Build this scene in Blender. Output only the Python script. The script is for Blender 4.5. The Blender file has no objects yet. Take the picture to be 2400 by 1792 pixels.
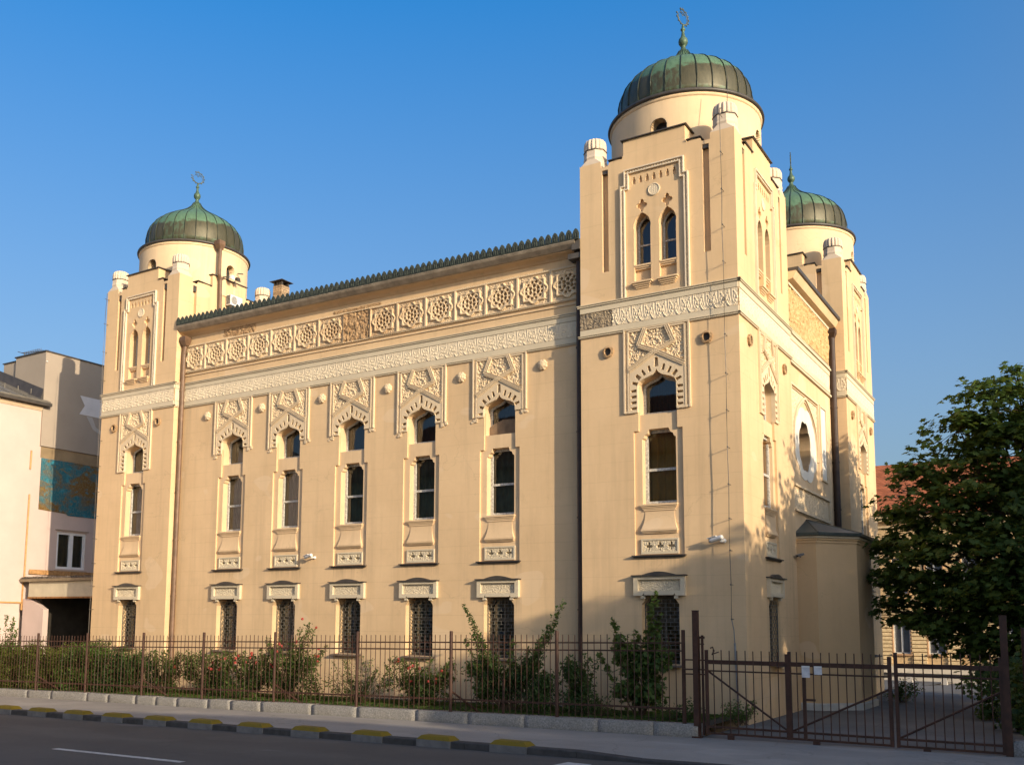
import bpy, bmesh, math, random
import numpy as np
from mathutils import Vector, Matrix, noise
from mathutils.geometry import tessellate_polygon
PI = math.pi
R = math.radians
SC = bpy.context.scene
COL = SC.collection
random.seed(7)
RNG = np.random.default_rng(11)

# ------------------------------------------------------------------ helpers
class MB:
    """collects faces, builds ONE mesh object"""
    def __init__(s):
        s.v = []; s.f = []; s.m = []; s.cur = 0
    def vert(s, p):
        s.v.append(tuple(p)); return len(s.v) - 1
    def face(s, pts):
        b = len(s.v); s.v.extend(tuple(p) for p in pts)
        s.f.append(tuple(range(b, b + len(pts)))); s.m.append(s.cur)
    def idx(s, ids):
        s.f.append(tuple(ids)); s.m.append(s.cur)
    def box(s, x0, x1, y0, y1, z0, z1):
        b = len(s.v)
        s.v += [(x0,y0,z0),(x1,y0,z0),(x1,y1,z0),(x0,y1,z0),(x0,y0,z1),(x1,y0,z1),(x1,y1,z1),(x0,y1,z1)]
        for q in ((0,3,2,1),(4,5,6,7),(0,1,5,4),(1,2,6,5),(2,3,7,6),(3,0,4,7)):
            s.idx([b + i for i in q])
    def bbox(s, x0, x1, y0, y1, z0, z1, c=.01):
        """box with its four front/top edges softened"""
        ring = lambda z, k: [(x0+k,y0+k,z),(x1-k,y0+k,z),(x1-k,y1-k,z),(x0+k,y1-k,z)]
        s.loft([ring(z0,0), ring(z1-c,0), ring(z1,c)], True, True)
    def loft(s, rings, cap0=False, cap1=False, closed=True):
        b = len(s.v); n = len(rings[0])
        for r in rings: s.v.extend(tuple(p) for p in r)
        for i in range(len(rings) - 1):
            for j in range(n if closed else n - 1):
                k = (j + 1) % n
                s.idx((b+i*n+j, b+i*n+k, b+(i+1)*n+k, b+(i+1)*n+j))
        if cap0: s.idx([b + j for j in range(n)][::-1])
        if cap1: s.idx([b + (len(rings)-1)*n + j for j in range(n)])
    def tube(s, path, r, n=8, r1=None):
        P = [Vector(p) for p in path]; rings = []
        for i, p in enumerate(P):
            t = (P[min(i+1, len(P)-1)] - P[max(i-1, 0)])
            if t.length < 1e-9: t = Vector((0,0,1))
            t.normalize()
            u = t.cross(Vector((0,0,1)))
            if u.length < 1e-3: u = Vector((1,0,0))
            u.normalize(); w = u.cross(t)
            rr = r if r1 is None else r + (r1 - r) * i / max(1, len(P)-1)
            rings.append([p + u*math.cos(a)*rr + w*math.sin(a)*rr for a in [2*PI*k/n for k in range(n)]])
        s.loft(rings, True, True)
    def lathe(s, prof, c=(0,0,0), n=32, a0=0, lob=0, amp=0):
        rings = []
        for r, z in prof:
            rings.append([(c[0]+r*(1+amp*abs(math.sin(lob*(a0+2*PI*k/n)/2)) if lob else r)*math.cos(a0+2*PI*k/n) if False else
                           c[0]+r*(1-(amp*(1-abs(math.sin(lob*(2*PI*k/n)/2))) if lob else 0))*math.cos(a0+2*PI*k/n),
                           c[1]+r*(1-(amp*(1-abs(math.sin(lob*(2*PI*k/n)/2))) if lob else 0))*math.sin(a0+2*PI*k/n),
                           c[2]+z) for k in range(n)])
        s.loft(rings, True, True)
    # --- local facade coordinates: a along the wall, z up, d out of the wall (local y = -d)
    def plate(s, outer, holes, d0, d1, back=False, rim=True):
        polys = [[Vector((a, z, 0)) for a, z in outer]] + [[Vector((a, z, 0)) for a, z in h] for h in holes]
        flat = [p for q in polys for p in q]
        tris = tessellate_polygon(polys)
        b = len(s.v)
        s.v.extend((p.x, -d0, p.y) for p in flat)
        for t in tris: s.idx([b + i for i in t])
        if back:
            b2 = len(s.v)
            s.v.extend((p.x, -d1, p.y) for p in flat)
            for t in tris: s.idx([b2 + i for i in t])
        for k, q in enumerate(polys):
            if k == 0 and not rim: continue
            n = len(q)
            for i in range(n):
                p0, p1 = q[i], q[(i+1) % n]
                s.face([(p0.x,-d0,p0.y),(p1.x,-d0,p1.y),(p1.x,-d1,p1.y),(p0.x,-d1,p0.y)])
    def strip(s, path, w, d0, d1, closed=False):
        """flat raised moulding along a polyline in the facade plane"""
        P = [Vector(p) for p in path]; n = len(P); L = []; Rr = []
        for i in range(n):
            if closed: pa, pb = P[i-1], P[(i+1) % n]
            else: pa, pb = P[max(i-1,0)], P[min(i+1,n-1)]
            t0 = (P[i]-pa); t1 = (pb-P[i])
            if t0.length < 1e-9: t0 = t1
            if t1.length < 1e-9: t1 = t0
            t0 = t0.normalized(); t1 = t1.normalized()
            n0 = Vector((-t0.y, t0.x)); n1 = Vector((-t1.y, t1.x))
            m = (n0 + n1)
            m = n0 if m.length < 1e-6 else m.normalized()
            k = 1.0 / max(.35, m.dot(n0))
            L.append(P[i] + m*w/2*k); Rr.append(P[i] - m*w/2*k)
        m_ = n if closed else n - 1
        for i in range(m_):
            j = (i+1) % n
            a, b_, c, d = L[i], L[j], Rr[j], Rr[i]
            s.face([(a.x,-d1,a.y),(d.x,-d1,d.y),(c.x,-d1,c.y),(b_.x,-d1,b_.y)])
            s.face([(a.x,-d1,a.y),(b_.x,-d1,b_.y),(b_.x,-d0,b_.y),(a.x,-d0,a.y)])
            s.face([(d.x,-d0,d.y),(c.x,-d0,c.y),(c.x,-d1,c.y),(d.x,-d1,d.y)])
        if not closed:
            for i in (0, n-1):
                a, d = L[i], Rr[i]
                s.face([(a.x,-d0,a.y),(d.x,-d0,d.y),(d.x,-d1,d.y),(a.x,-d1,a.y)])
    def beads(s, p0, p1, r, d, step):
        """row of small pearls"""
        a = Vector(p0); b = Vector(p1); n = max(1, int((b-a).length/step))
        for i in range(n):
            c = a + (b-a)*((i+.5)/n)
            q = [(c.x-r,-d,c.y),(c.x,-d,c.y-r),(c.x+r,-d,c.y),(c.x,-d,c.y+r)]
            t = (c.x, -d-r, c.y)
            for k in range(4): s.face([q[k], q[(k+1)%4], t])
    def field(s, a0, a1, z0, z1, res, h, inside=None):
        """carved relief: grid of heights h(a,z) above the wall plane"""
        na = max(2, int(round((a1-a0)/res))); nz = max(2, int(round((z1-z0)/res)))
        ids = {}
        def vid(i, j):
            if (i, j) not in ids:
                a = a0+(a1-a0)*i/na; z = z0+(z1-z0)*j/nz
                ids[(i,j)] = s.vert((a, -h(a,z), z))
            return ids[(i,j)]
        for i in range(na):
            for j in range(nz):
                if inside and not inside(a0+(a1-a0)*(i+.5)/na, z0+(z1-z0)*(j+.5)/nz): continue
                s.idx((vid(i,j), vid(i+1,j), vid(i+1,j+1), vid(i,j+1)))
    def mesh(s, name, mats, smooth=False):
        me = bpy.data.meshes.new(name)
        me.from_pydata(s.v, [], s.f)
        if not isinstance(mats, (list, tuple)): mats = [mats]
        for m in mats: me.materials.append(m)
        if len(mats) > 1: me.polygons.foreach_set('material_index', s.m)
        if smooth: me.polygons.foreach_set('use_smooth', [True]*len(s.f))
        me.update(); return me

def link(name, me, parent=None, loc=None, rz=0, sz=None):
    o = bpy.data.objects.new(name, me); COL.objects.link(o)
    if parent is not None: o.parent = parent
    if loc is not None: o.location = loc
    if rz: o.rotation_euler = (0, 0, rz)
    if sz: o.scale = sz
    return o
def obj(name, mb, mats, parent=None, smooth=False, **k):
    return link(name, mb.mesh(name, mats, smooth), parent, **k)
def tag(o, label, cat, group=None):
    o['label'] = label; o['category'] = cat
    if group: o['group'] = group
    return o
def thing(name, label, cat, loc=(0,0,0), rz=0, group=None):
    return tag(link(name, None, None, loc, rz), label, cat, group)
def struct(name, mb, mats, smooth=False):
    o = obj(name, mb, mats, None, smooth); o['kind'] = 'structure'; return o

# ------------------------------------------------------------------ materials
class NT:
    def __init__(s, name):
        s.mat = bpy.data.materials.new(name); s.mat.use_nodes = True
        s.t = s.mat.node_tree; s.t.nodes.clear()
        s.out = s.n('ShaderNodeOutputMaterial')
    def n(s, typ, **k):
        nd = s.t.nodes.new(typ)
        for a, b in k.items():
            if a.startswith('i_'):
                nd.inputs[a[2:].replace('_', ' ')].default_value = b
            else: setattr(nd, a, b)
        return nd
    def l(s, a, b): s.t.links.new(a, b)
    def val(s, sock, v):
        if hasattr(v, 'links'): s.l(v, sock)
        else: sock.default_value = v
    def math(s, op, a, b=None, clamp=False):
        nd = s.n('ShaderNodeMath', operation=op, use_clamp=clamp)
        s.val(nd.inputs[0], a)
        if b is not None: s.val(nd.inputs[1], b)
        return nd.outputs[0]
    def mix(s, f, a, b, mode='MIX'):
        nd = s.n('ShaderNodeMix', data_type='RGBA', blend_type=mode)
        s.val(nd.inputs[0], f)
        for i, c in ((6, a), (7, b)):
            if hasattr(c, 'links'): s.l(c, nd.inputs[i])
            else: nd.inputs[i].default_value = (c[0], c[1], c[2], 1)
        return nd.outputs[2]
    def noise(s, vec, scale, detail=4, rough=.6, dist=0):
        nd = s.n('ShaderNodeTexNoise'); s.l(vec, nd.inputs['Vector'])
        nd.inputs['Scale'].default_value = scale; nd.inputs['Detail'].default_value = detail
        nd.inputs['Roughness'].default_value = rough; nd.inputs['Distortion'].default_value = dist
        return nd.outputs[0]
    def ramp(s, f, a, b):
        nd = s.n('ShaderNodeMapRange', clamp=True)
        s.val(nd.inputs[0], f); nd.inputs[1].default_value = a; nd.inputs[2].default_value = b
        return nd.outputs[0]
    def scale(s, vec, k):
        nd = s.n('ShaderNodeVectorMath', operation='MULTIPLY'); s.l(vec, nd.inputs[0]); nd.inputs[1].default_value = k
        return nd.outputs[0]
    def pos(s): return s.n('ShaderNodeNewGeometry').outputs['Position']
    def objc(s): return s.n('ShaderNodeTexCoord').outputs['Object']
    def sep(s, v):
        nd = s.n('ShaderNodeSeparateXYZ'); s.l(v, nd.inputs[0]); return nd.outputs
    def bsdf(s, color, rough=.9, bump=None, bstr=.3, bdist=.01, metal=0, spec=.3, **k):
        b = s.n('ShaderNodeBsdfPrincipled')
        if hasattr(color, 'links'): s.l(color, b.inputs['Base Color'])
        else: b.inputs['Base Color'].default_value = (*color, 1)
        s.val(b.inputs['Roughness'], rough); b.inputs['Metallic'].default_value = metal
        b.inputs['Specular IOR Level'].default_value = spec
        if bump is not None:
            bn = s.n('ShaderNodeBump', i_Strength=bstr, i_Distance=bdist)
            s.l(bump, bn.inputs['Height']); s.l(bn.outputs[0], b.inputs['Normal'])
        s.l(b.outputs[0], s.out.inputs[0]); return s.mat

def m_plain(name, c, rough=.8, var=.18, sc=6, bstr=.15, metal=0, spec=.3, bsc=40):
    t = NT(name); p = t.pos()
    f = t.ramp(t.noise(p, sc, 5), .3, .7)
    col = t.mix(f, [x*(1-var) for x in c], [min(1, x*(1+var)) for x in c])
    return t.bsdf(col, rough, t.noise(p, bsc, 3), bstr, .004, metal, spec)

def m_stucco(name, c, joints=True, stain=.5):
    t = NT(name); p = t.pos(); x, y, z = t.sep(p)
    big = t.ramp(t.noise(p, .55, 5, .65), .32, .72)
    col = t.mix(big, [c[0]*.90, c[1]*.885, c[2]*.86], [min(1, k*1.05) for k in c])
    streak = t.ramp(t.noise(t.scale(p, (3.2, 3.2, .16)), 1.0, 5, .7), .50, .68)
    col = t.mix(t.math('MULTIPLY', streak, .30*stain), col, (.36, .26, .16))
    blot = t.ramp(t.noise(p, 1.9, 6, .75), .56, .74)
    col = t.mix(t.math('MULTIPLY', blot, .26*stain), col, (.42, .31, .20))
    fine = t.noise(p, 9, 4, .7)
    col = t.mix(t.math('MULTIPLY', t.ramp(fine, .3, .75), .09), col, (.42, .33, .24))
    hgt = t.noise(p, 26, 5, .7)
    cv = t.n('ShaderNodeTexVoronoi', feature='DISTANCE_TO_EDGE'); cn = t.n('ShaderNodeTexNoise'); t.l(p, cn.inputs['Vector']); cn.inputs['Scale'].default_value = 2.2; cn.inputs['Detail'].default_value = 6
    ca = t.n('ShaderNodeVectorMath', operation='ADD'); t.l(p, ca.inputs[0]); t.l(cn.outputs[1], ca.inputs[1]); t.l(ca.outputs[0], cv.inputs['Vector']); cv.inputs['Scale'].default_value = .33
    crk = t.math('MULTIPLY', t.math('LESS_THAN', cv.outputs['Distance'], .0035), t.ramp(t.noise(p, .5, 2), .50, .60))
    col = t.mix(t.math('MULTIPLY', crk, .16), col, (.22, .16, .10))
    rep_ = t.ramp(t.noise(t.scale(p, (.8, .8, 1.2)), .9, 2, .3), .665, .68)
    col = t.mix(t.math('MULTIPLY', rep_, .30), col, (.74, .58, .40))
    if joints:
        wob = t.math('MULTIPLY', t.math('SUBTRACT', t.noise(p, 1.1, 2), .5), .012)
        zz = t.math('ADD', z, wob)
        fr = t.math('FRACT', t.math('DIVIDE', t.math('SUBTRACT', zz, 2.469), .405))
        ln = t.math('LESS_THAN', fr, .028)
        ln = t.math('MULTIPLY', ln, t.math('LESS_THAN', z, 8.0))
        fr2 = t.math('FRACT', t.math('DIVIDE', t.math('SUBTRACT', zz, 9.155), .745))
        ln2 = t.math('MULTIPLY', t.math('LESS_THAN', fr2, .016), t.math('GREATER_THAN', z, 8.95))
        vis = t.ramp(t.noise(p, .8, 3), .38, .58)
        both = t.math('MULTIPLY', t.math('ADD', ln, ln2), t.math('ADD', t.math('MULTIPLY', vis, .7), .3), True)
        col = t.mix(t.math('MULTIPLY', both, .20), col, (.27, .19, .12))
        hgt = t.math('SUBTRACT', hgt, t.math('MULTIPLY', both, .7))
    if joints:
        rp = t.n('ShaderNodeValToRGB'); rp.color_ramp.interpolation = 'CONSTANT'; el = rp.color_ramp.elements
        el[0].position = 0; el[0].color = (0, 0, 0, 1); el[1].position = 1; el[1].color = (0, 0, 0, 1)
        for bx in (-18.3, -14.50, -12.38, -10.185, -7.985, -5.755, -1.75):
            for q, cv in ((bx-.56, 1), (bx+.56, 0)):
                e = el.new((q+20)/20); e.color = (cv, cv, cv, 1)
        t.l(t.math('DIVIDE', t.math('ADD', x, 20), 20), rp.inputs[0])
        sk_ = t.ramp(t.noise(t.scale(p, (11, 11, .5)), 1.0, 4, .7), .42, .72)
        dr = t.math('MULTIPLY', t.ramp(z, 1.95, 2.47), t.math('LESS_THAN', z, 2.475))
        dr2 = t.math('MULTIPLY', t.ramp(z, 2.93, 3.26), t.math('LESS_THAN', z, 3.265))
        dr = t.math('MULTIPLY', t.math('MULTIPLY', t.math('ADD', dr, dr2), rp.outputs[0]), sk_)
        col = t.mix(t.math('MULTIPLY', dr, .55), col, (.22, .175, .13))
        foot = t.math('MULTIPLY', t.ramp(z, .95, .1), t.ramp(t.noise(p, 3.1, 5, .7), .30, .62))
        col = t.mix(t.math('MULTIPLY', foot, .42), col, (.33, .27, .20))
        led = t.math('MULTIPLY', t.math('MULTIPLY', t.ramp(z, 7.2, 8.12), t.math('LESS_THAN', z, 8.13)), t.ramp(t.noise(t.scale(p, (4.5, 4.5, .35)), 1.0, 5, .7), .50, .70))
        col = t.mix(t.math('MULTIPLY', led, .30), col, (.34, .27, .19))
    return t.bsdf(col, .92, hgt, .28, .006, 0, .2)

def m_carved(name, c, dirt=.3, soot=(.24, .20, .15)):
    t = NT(name); p = t.pos()
    a = t.ramp(t.noise(p, 1.4, 5, .7), .35, .7)
    col = t.mix(a, [k*.88 for k in c], c)
    d = t.ramp(t.noise(p, 4.5, 6, .75), .58, .8)
    col = t.mix(t.math('MULTIPLY', d, dirt), col, soot)
    if name == 'weathered_frieze':
        x, y, z = t.sep(p)
        near = t.ramp(t.math('ABSOLUTE', t.math('ADD', x, 9.9)), 2.6, .5)
        br = t.math('MULTIPLY', near, t.ramp(t.noise(p, 2.8, 6, .75), .36, .60))
        col = t.mix(t.math('MULTIPLY', br, .7), col, (.36, .215, .105))
    return t.bsdf(col, .95, t.noise(p, 45, 4, .7), .4, .006, 0, .15)

def m_rubble(name, c0, c1, c2):
    t = NT(name); p = t.pos()
    n1 = t.noise(p, 7, 6, .75); n2 = t.noise(p, 19, 5, .8)
    col = t.mix(t.ramp(n1, .38, .62), c0, c1)
    col = t.mix(t.ramp(n2, .52, .68), col, c2)
    return t.bsdf(col, .97, t.math('ADD', n1, n2), 1.0, .03, 0, .1)

STUCCO_C = (.685, .490, .288)
STUCCO = m_stucco('cream_stucco', STUCCO_C, True, .85)
STUCCO2 = m_stucco('smooth_stucco', (.70, .51, .312), False, .8)
DRUMM = m_stucco('drum_stucco', (.71, .535, .34), False, .7)
APSEM = m_stucco('apse_stucco', (.60, .42, .235), False, .35)
CARVE = m_carved('carved_plaster', (.70, .555, .375), .32)
CARVE_W = m_carved('pale_carved_plaster', (.69, .585, .43), .28)
HOODM = m_carved('grey_cream_plaster', (.62, .53, .385), .3)
FRIEZE = m_carved('weathered_frieze', (.66, .51, .335), .55, (.27, .17, .085))
RUB = m_rubble('bare_crumbled_plaster', (.36, .22, .115), (.54, .37, .21), (.25, .15, .08))
SOOT = m_rubble('sooty_crumbled_relief', (.42, .33, .22), (.12, .11, .10), (.55, .42, .27))
ERODED = m_rubble('eroded_relief', (.66, .47, .25), (.44, .27, .11), (.72, .56, .34))
BEADM = m_carved('whitish_beaded_plaster', (.72, .61, .46), .3)
STONEP = m_carved('pinnacle_stone', (.66, .545, .425), .45, (.30, .24, .20))
PALE = m_plain('pale_repair_plaster', (.70, .66, .58), .9, .06, 3)
DARKMETAL = m_plain('dark_sheet_metal', (.055, .047, .040), .5, .3, 5, .1, 0, .5)
GUTTERM = m_plain('weathered_gutter_zinc', (.29, .24, .18), .6, .35, 4, .15, 0, .4)
CRESTM = m_plain('patinated_cresting', (.050, .060, .050), .65, .5, 14, .3, 0, .35)
PIPEM = m_plain('brown_painted_pipe', (.15, .090, .055), .5, .3, 5, .1, 0, .4)
PIPED = m_plain('dark_brown_pipe', (.040, .022, .016), .5, .3, 5, .1, 0, .4)
CABLE = m_plain('steel_cable', (.12, .105, .09), .5, .2, 8, .1, .3, .4)
FRAMEW = m_plain('weathered_window_wood', (.46, .45, .41), .8, .45, 25, .4)
FRAMED = m_plain('dark_window_wood', (.10, .085, .065), .7, .3, 20, .3)
GRILLE = m_plain('window_grille_iron', (.16, .15, .125), .6, .4, 30, .2, .2)
LEAD = m_plain('lead_roof_sheet', (.060, .075, .072), .45, .25, 4, .1, .2, .5)
RUST = m_plain('rust_brown_paint', (.055, .024, .015), .55, .35, 9, .25, 0, .35)
WHITEP = m_plain('white_plastic', (.72, .71, .68), .45, .06, 10, .05, 0, .4)
BLACKP = m_plain('black_plastic', (.02, .02, .022), .4, .1, 10, .05, 0, .4)
GALV = m_plain('grey_conduit', (.22, .235, .25), .5, .2, 8, .1, .2)

def m_copper():
    t = NT('patinated_copper'); p = t.objc(); x, y, z = t.sep(p)
    ang = t.math('ARCTAN2', y, x)
    pan = t.math('FLOOR', t.math('MULTIPLY', ang, 28/(2*PI)))
    wn = t.n('ShaderNodeTexWhiteNoise', noise_dimensions='1D'); t.l(pan, wn.inputs['W']); rnd = wn.outputs[0]
    n1 = t.noise(p, 3.2, 6, .7); n2 = t.noise(t.scale(p, (5, 5, 1.6)), 2.2, 6, .75)
    h = t.math('ADD', z, t.math('MULTIPLY', t.math('SUBTRACT', n1, .5), .55))
    h = t.math('ADD', h, t.math('MULTIPLY', t.math('SUBTRACT', rnd, .5), .22))
    top = t.ramp(h, .66, .73)
    brown = t.mix(t.ramp(n2, .3, .7), (.046, .046, .025), (.092, .082, .045))
    green = t.mix(t.ramp(n2, .3, .7), (.085, .165, .095), (.135, .235, .145))
    blot = t.math('MULTIPLY', t.ramp(n2, .50, .62), t.math('GREATER_THAN', rnd, .55))
    base = t.mix(t.math('MULTIPLY', blot, .75), brown, (.085, .16, .10))
    rim = t.math('MULTIPLY', t.math('LESS_THAN', z, .17), t.ramp(n1, .45, .6))
    base = t.mix(t.math('MULTIPLY', rim, .6), base, (.10, .17, .115))
    col = t.mix(top, base, green)
    return t.bsdf(col, .5, t.noise(p, 14, 4), .25, .01, .25, .5)
COPPER = m_copper()
FINM = m_plain('finial_verdigris', (.075, .125, .085), .5, .4, 12, .2, .2, .4)
SEAMM = m_plain('copper_seam', (.030, .038, .026), .55, .3, 10, .1, .2, .4)

def m_glass():
    t = NT('window_glass')
    tr = t.n('ShaderNodeBsdfTransparent'); tr.inputs[0].default_value = (.72, .76, .74, 1)
    gl = t.n('ShaderNodeBsdfGlossy'); gl.inputs['Roughness'].default_value = .015; gl.inputs[0].default_value = (.95, .97, 1, 1)
    bn = t.n('ShaderNodeBump', i_Strength=.02, i_Distance=.012); t.l(t.noise(t.pos(), 1.6, 2), bn.inputs['Height']); t.l(bn.outputs[0], gl.inputs['Normal'])
    fr = t.n('ShaderNodeFresnel'); fr.inputs[0].default_value = 1.75
    mx = t.n('ShaderNodeMixShader'); t.l(fr.outputs[0], mx.inputs[0]); t.l(tr.outputs[0], mx.inputs[1]); t.l(gl.outputs[0], mx.inputs[2])
    t.l(mx.outputs[0], t.out.inputs[0]); return t.mat
GLASS = m_glass()
CURT_G = m_plain('dark_green_curtain', (.13, .16, .125), .9, .3, 3)
CURT_P = m_plain('pale_curtain', (.25, .235, .175), .9, .15, 3)
CURT_B = m_plain('amber_brown_curtain', (.60, .32, .085), .9, .2, 2)
PAINTED_DARK = m_plain('dark_room', (.045, .042, .040), .9, .2, 2)  # darkness of unlit rooms and hollows, put into the colour

def m_asphalt(name, c, crack=.3):
    t = NT(name); p = t.pos()
    n1 = t.ramp(t.noise(p, .45, 5, .65), .3, .7); n2 = t.noise(p, 60, 3, .8); n3 = t.ramp(t.noise(t.scale(p, (.25, 1.2, 1)), 1.2, 5, .7), .4, .7)
    col = t.mix(n1, [k*.82 for k in c], [k*1.12 for k in c])
    col = t.mix(t.math('MULTIPLY', n3, .25), col, [k*1.45 for k in c])
    sp = t.n('ShaderNodeTexVoronoi'); t.l(p, sp.inputs['Vector']); sp.inputs['Scale'].default_value = 95
    col = t.mix(t.math('MULTIPLY', t.math('LESS_THAN', sp.outputs['Distance'], .28), .35), col, [min(1, k*2.0) for k in c])
    vo = t.n('ShaderNodeTexVoronoi', feature='DISTANCE_TO_EDGE')
    wv = t.n('ShaderNodeVectorMath', operation='ADD'); t.l(p, wv.inputs[0])
    nc = t.n('ShaderNodeTexNoise'); t.l(p, nc.inputs['Vector']); nc.inputs['Scale'].default_value = 1.3; nc.inputs['Detail'].default_value = 5
    t.l(nc.outputs[1], wv.inputs[1]); t.l(wv.outputs[0], vo.inputs['Vector']); vo.inputs['Scale'].default_value = .42
    cr = t.math('MULTIPLY', t.math('LESS_THAN', vo.outputs['Distance'], .006), crack)
    col = t.mix(cr, col, [k*.35 for k in c])
    x_, y_, z_ = t.sep(p)
    lane = t.math('ABSOLUTE', t.math('SINE', t.math('ADD', t.math('MULTIPLY', y_, 1.75), t.math('MULTIPLY', t.noise(p, .25, 2), .8))))
    col = t.mix(t.math('MULTIPLY', t.ramp(lane, .3, 1.0), .22), col, [k*.62 for k in c])
    pt = t.ramp(t.noise(t.scale(p, (.5, 1.0, 1)), .9, 2, .4), .60, .62)
    col = t.mix(t.math('MULTIPLY', pt, .30), col, [k*1.35 for k in c])
    return t.bsdf(col, .88, n2, .5, .006, 0, .25)
ROADM = m_asphalt('road_asphalt', (.084, .079, .073), .14)
WALKM = m_asphalt('pavement_asphalt', (.285, .262, .235), .28)
DRIVEM = m_asphalt('yard_asphalt', (.15, .142, .13), .3)
PAINTW = m_plain('worn_white_paint', (.46, .45, .42), .8, .3, 9, .3)
SOIL = m_plain('garden_soil', (.055, .042, .026), .95, .4, 5, .6)

def m_granite():
    t = NT('pitted_granite'); p = t.pos()
    v = t.n('ShaderNodeTexVoronoi'); t.l(p, v.inputs['Vector']); v.inputs['Scale'].default_value = 55
    n1 = t.noise(p, 3, 5); n2 = t.noise(p, 38, 4, .8)
    col = t.mix(t.ramp(n2, .35, .65), (.15, .142, .130), (.37, .35, .32))
    col = t.mix(t.math('MULTIPLY', t.ramp(n1, .4, .7), .35), col, (.21, .19, .155))
    return t.bsdf(col, .9, t.math('ADD', n2, v.outputs['Distance']), .7, .014, 0, .25)
GRANITE = m_granite()
KERBM = m_plain('kerb_stone', (.050, .049, .049), .9, .3, 6, .4)
BLOCKM = m_plain('kerb_block_concrete', (.135, .135, .138), .85, .22, 7, .35)
def m_yellow():
    t = NT('worn_yellow_paint'); p = t.pos()
    w = t.ramp(t.noise(p, 11, 6, .75), .55, .68)
    col = t.mix(t.math('MULTIPLY', w, .75), (.17, .118, .008), (.07, .062, .03))
    return t.bsdf(col, .75, t.noise(p, 40, 3), .3, .004, 0, .3)
YELLOW = m_yellow()
def m_leaf(name, a, b, trans=.35):
    t = NT(name)
    g = t.n('ShaderNodeNewGeometry'); f = g.outputs['Random Per Island']
    n1 = t.ramp(t.noise(t.pos(), .9, 3), .35, .65)
    col = t.mix(f, a, b)
    col = t.mix(t.math('MULTIPLY', n1, .35), col, [k*.7 for k in a])
    p = t.n('ShaderNodeBsdfPrincipled'); t.l(col, p.inputs['Base Color']); p.inputs['Roughness'].default_value = .55
    p.inputs['Specular IOR Level'].default_value = .25
    tl = t.n('ShaderNodeBsdfTranslucent'); t.l(t.mix(.5, col, (.16, .18, .02)), tl.inputs[0])
    mx = t.n('ShaderNodeMixShader'); mx.inputs[0].default_value = trans
    t.l(p.outputs[0], mx.inputs[1]); t.l(tl.outputs[0], mx.inputs[2]); t.l(mx.outputs[0], t.out.inputs[0]); return t.mat
LEAF_TREE = m_leaf('maple_leaves', (.050, .098, .022), (.120, .185, .042), .45)
LEAF_SUNLIT_TINT = m_leaf('young_maple_leaves', (.10, .155, .028), (.19, .23, .045), .45)  # lighter leaf colour paints sunlight onto chosen sprays
LEAF_OLIVE = m_leaf('olive_hedge_leaves', (.080, .110, .020), (.175, .205, .042), .48)
LEAF_ROSE = m_leaf('rose_leaves', (.055, .100, .024), (.125, .165, .042), .45)
LEAF_DARK = m_leaf('dark_shrub_leaves', (.036, .078, .020), (.090, .145, .038), .42)
LEAF_FRESH = m_leaf('fresh_green_leaves', (.060, .120, .022), (.12, .18, .04), .4)
ROSEM = m_leaf('rose_petals', (.50, .05, .04), (.60, .16, .14), .3)
BARK = m_plain('brown_bark', (.085, .060, .042), .95, .35, 9, .8)
TWIG = m_plain('twig_bark', (.10, .065, .035), .9, .3, 9, .4)
GRASSM = m_leaf('grass_blades', (.035, .075, .012), (.09, .13, .03), .3)

def m_tiles(name, c, sx=.22, sz=.3):
    t = NT(name); p = t.pos(); x, y, z = t.sep(p)
    row = t.math('FRACT', t.math('DIVIDE', z, sz*.55)); n1 = t.noise(p, 2.2, 5, .7)
    ri = t.math('FLOOR', t.math('DIVIDE', z, sz*.55))
    xo = t.math('ADD', t.math('ADD', x, y), t.math('MULTIPLY', ri, sx*.5))
    cx = t.math('FRACT', t.math('DIVIDE', xo, sx)); ci = t.math('FLOOR', t.math('DIVIDE', xo, sx))
    wn = t.n('ShaderNodeTexWhiteNoise', noise_dimensions='2D')
    cb = t.n('ShaderNodeCombineXYZ'); t.l(ri, cb.inputs[0]); t.l(ci, cb.inputs[1]); t.l(cb.outputs[0], wn.inputs['Vector'])
    col = t.mix(wn.outputs[0], [k*.75 for k in c], [k*1.2 for k in c])
    gap = t.math('MAXIMUM', t.math('LESS_THAN', row, .16), t.math('LESS_THAN', cx, .10))
    col = t.mix(t.math('MULTIPLY', gap, .6), col, [k*.3 for k in c])
    col = t.mix(t.math('MULTIPLY', t.ramp(n1, .5, .75), .3), col, (.10, .08, .06))
    return t.bsdf(col, .9, t.math('SUBTRACT', row, t.math('MULTIPLY', gap, .8)), .6, .03, 0, .2)
ROOFTILE = m_tiles('red_roof_tiles', (.40, .125, .055))
BRICK = m_tiles('pale_brick', (.42, .30, .19), .25, .14)
RENDERW = m_plain('white_render', (.53, .425, .385), .9, .05, 1.5, .08)
RENDERG = m_plain('taupe_render', (.345, .29, .235), .9, .05, 1.2, .08)
RENDERY = m_plain('sand_render', (.50, .37, .22), .9, .15, 2, .2)

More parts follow.
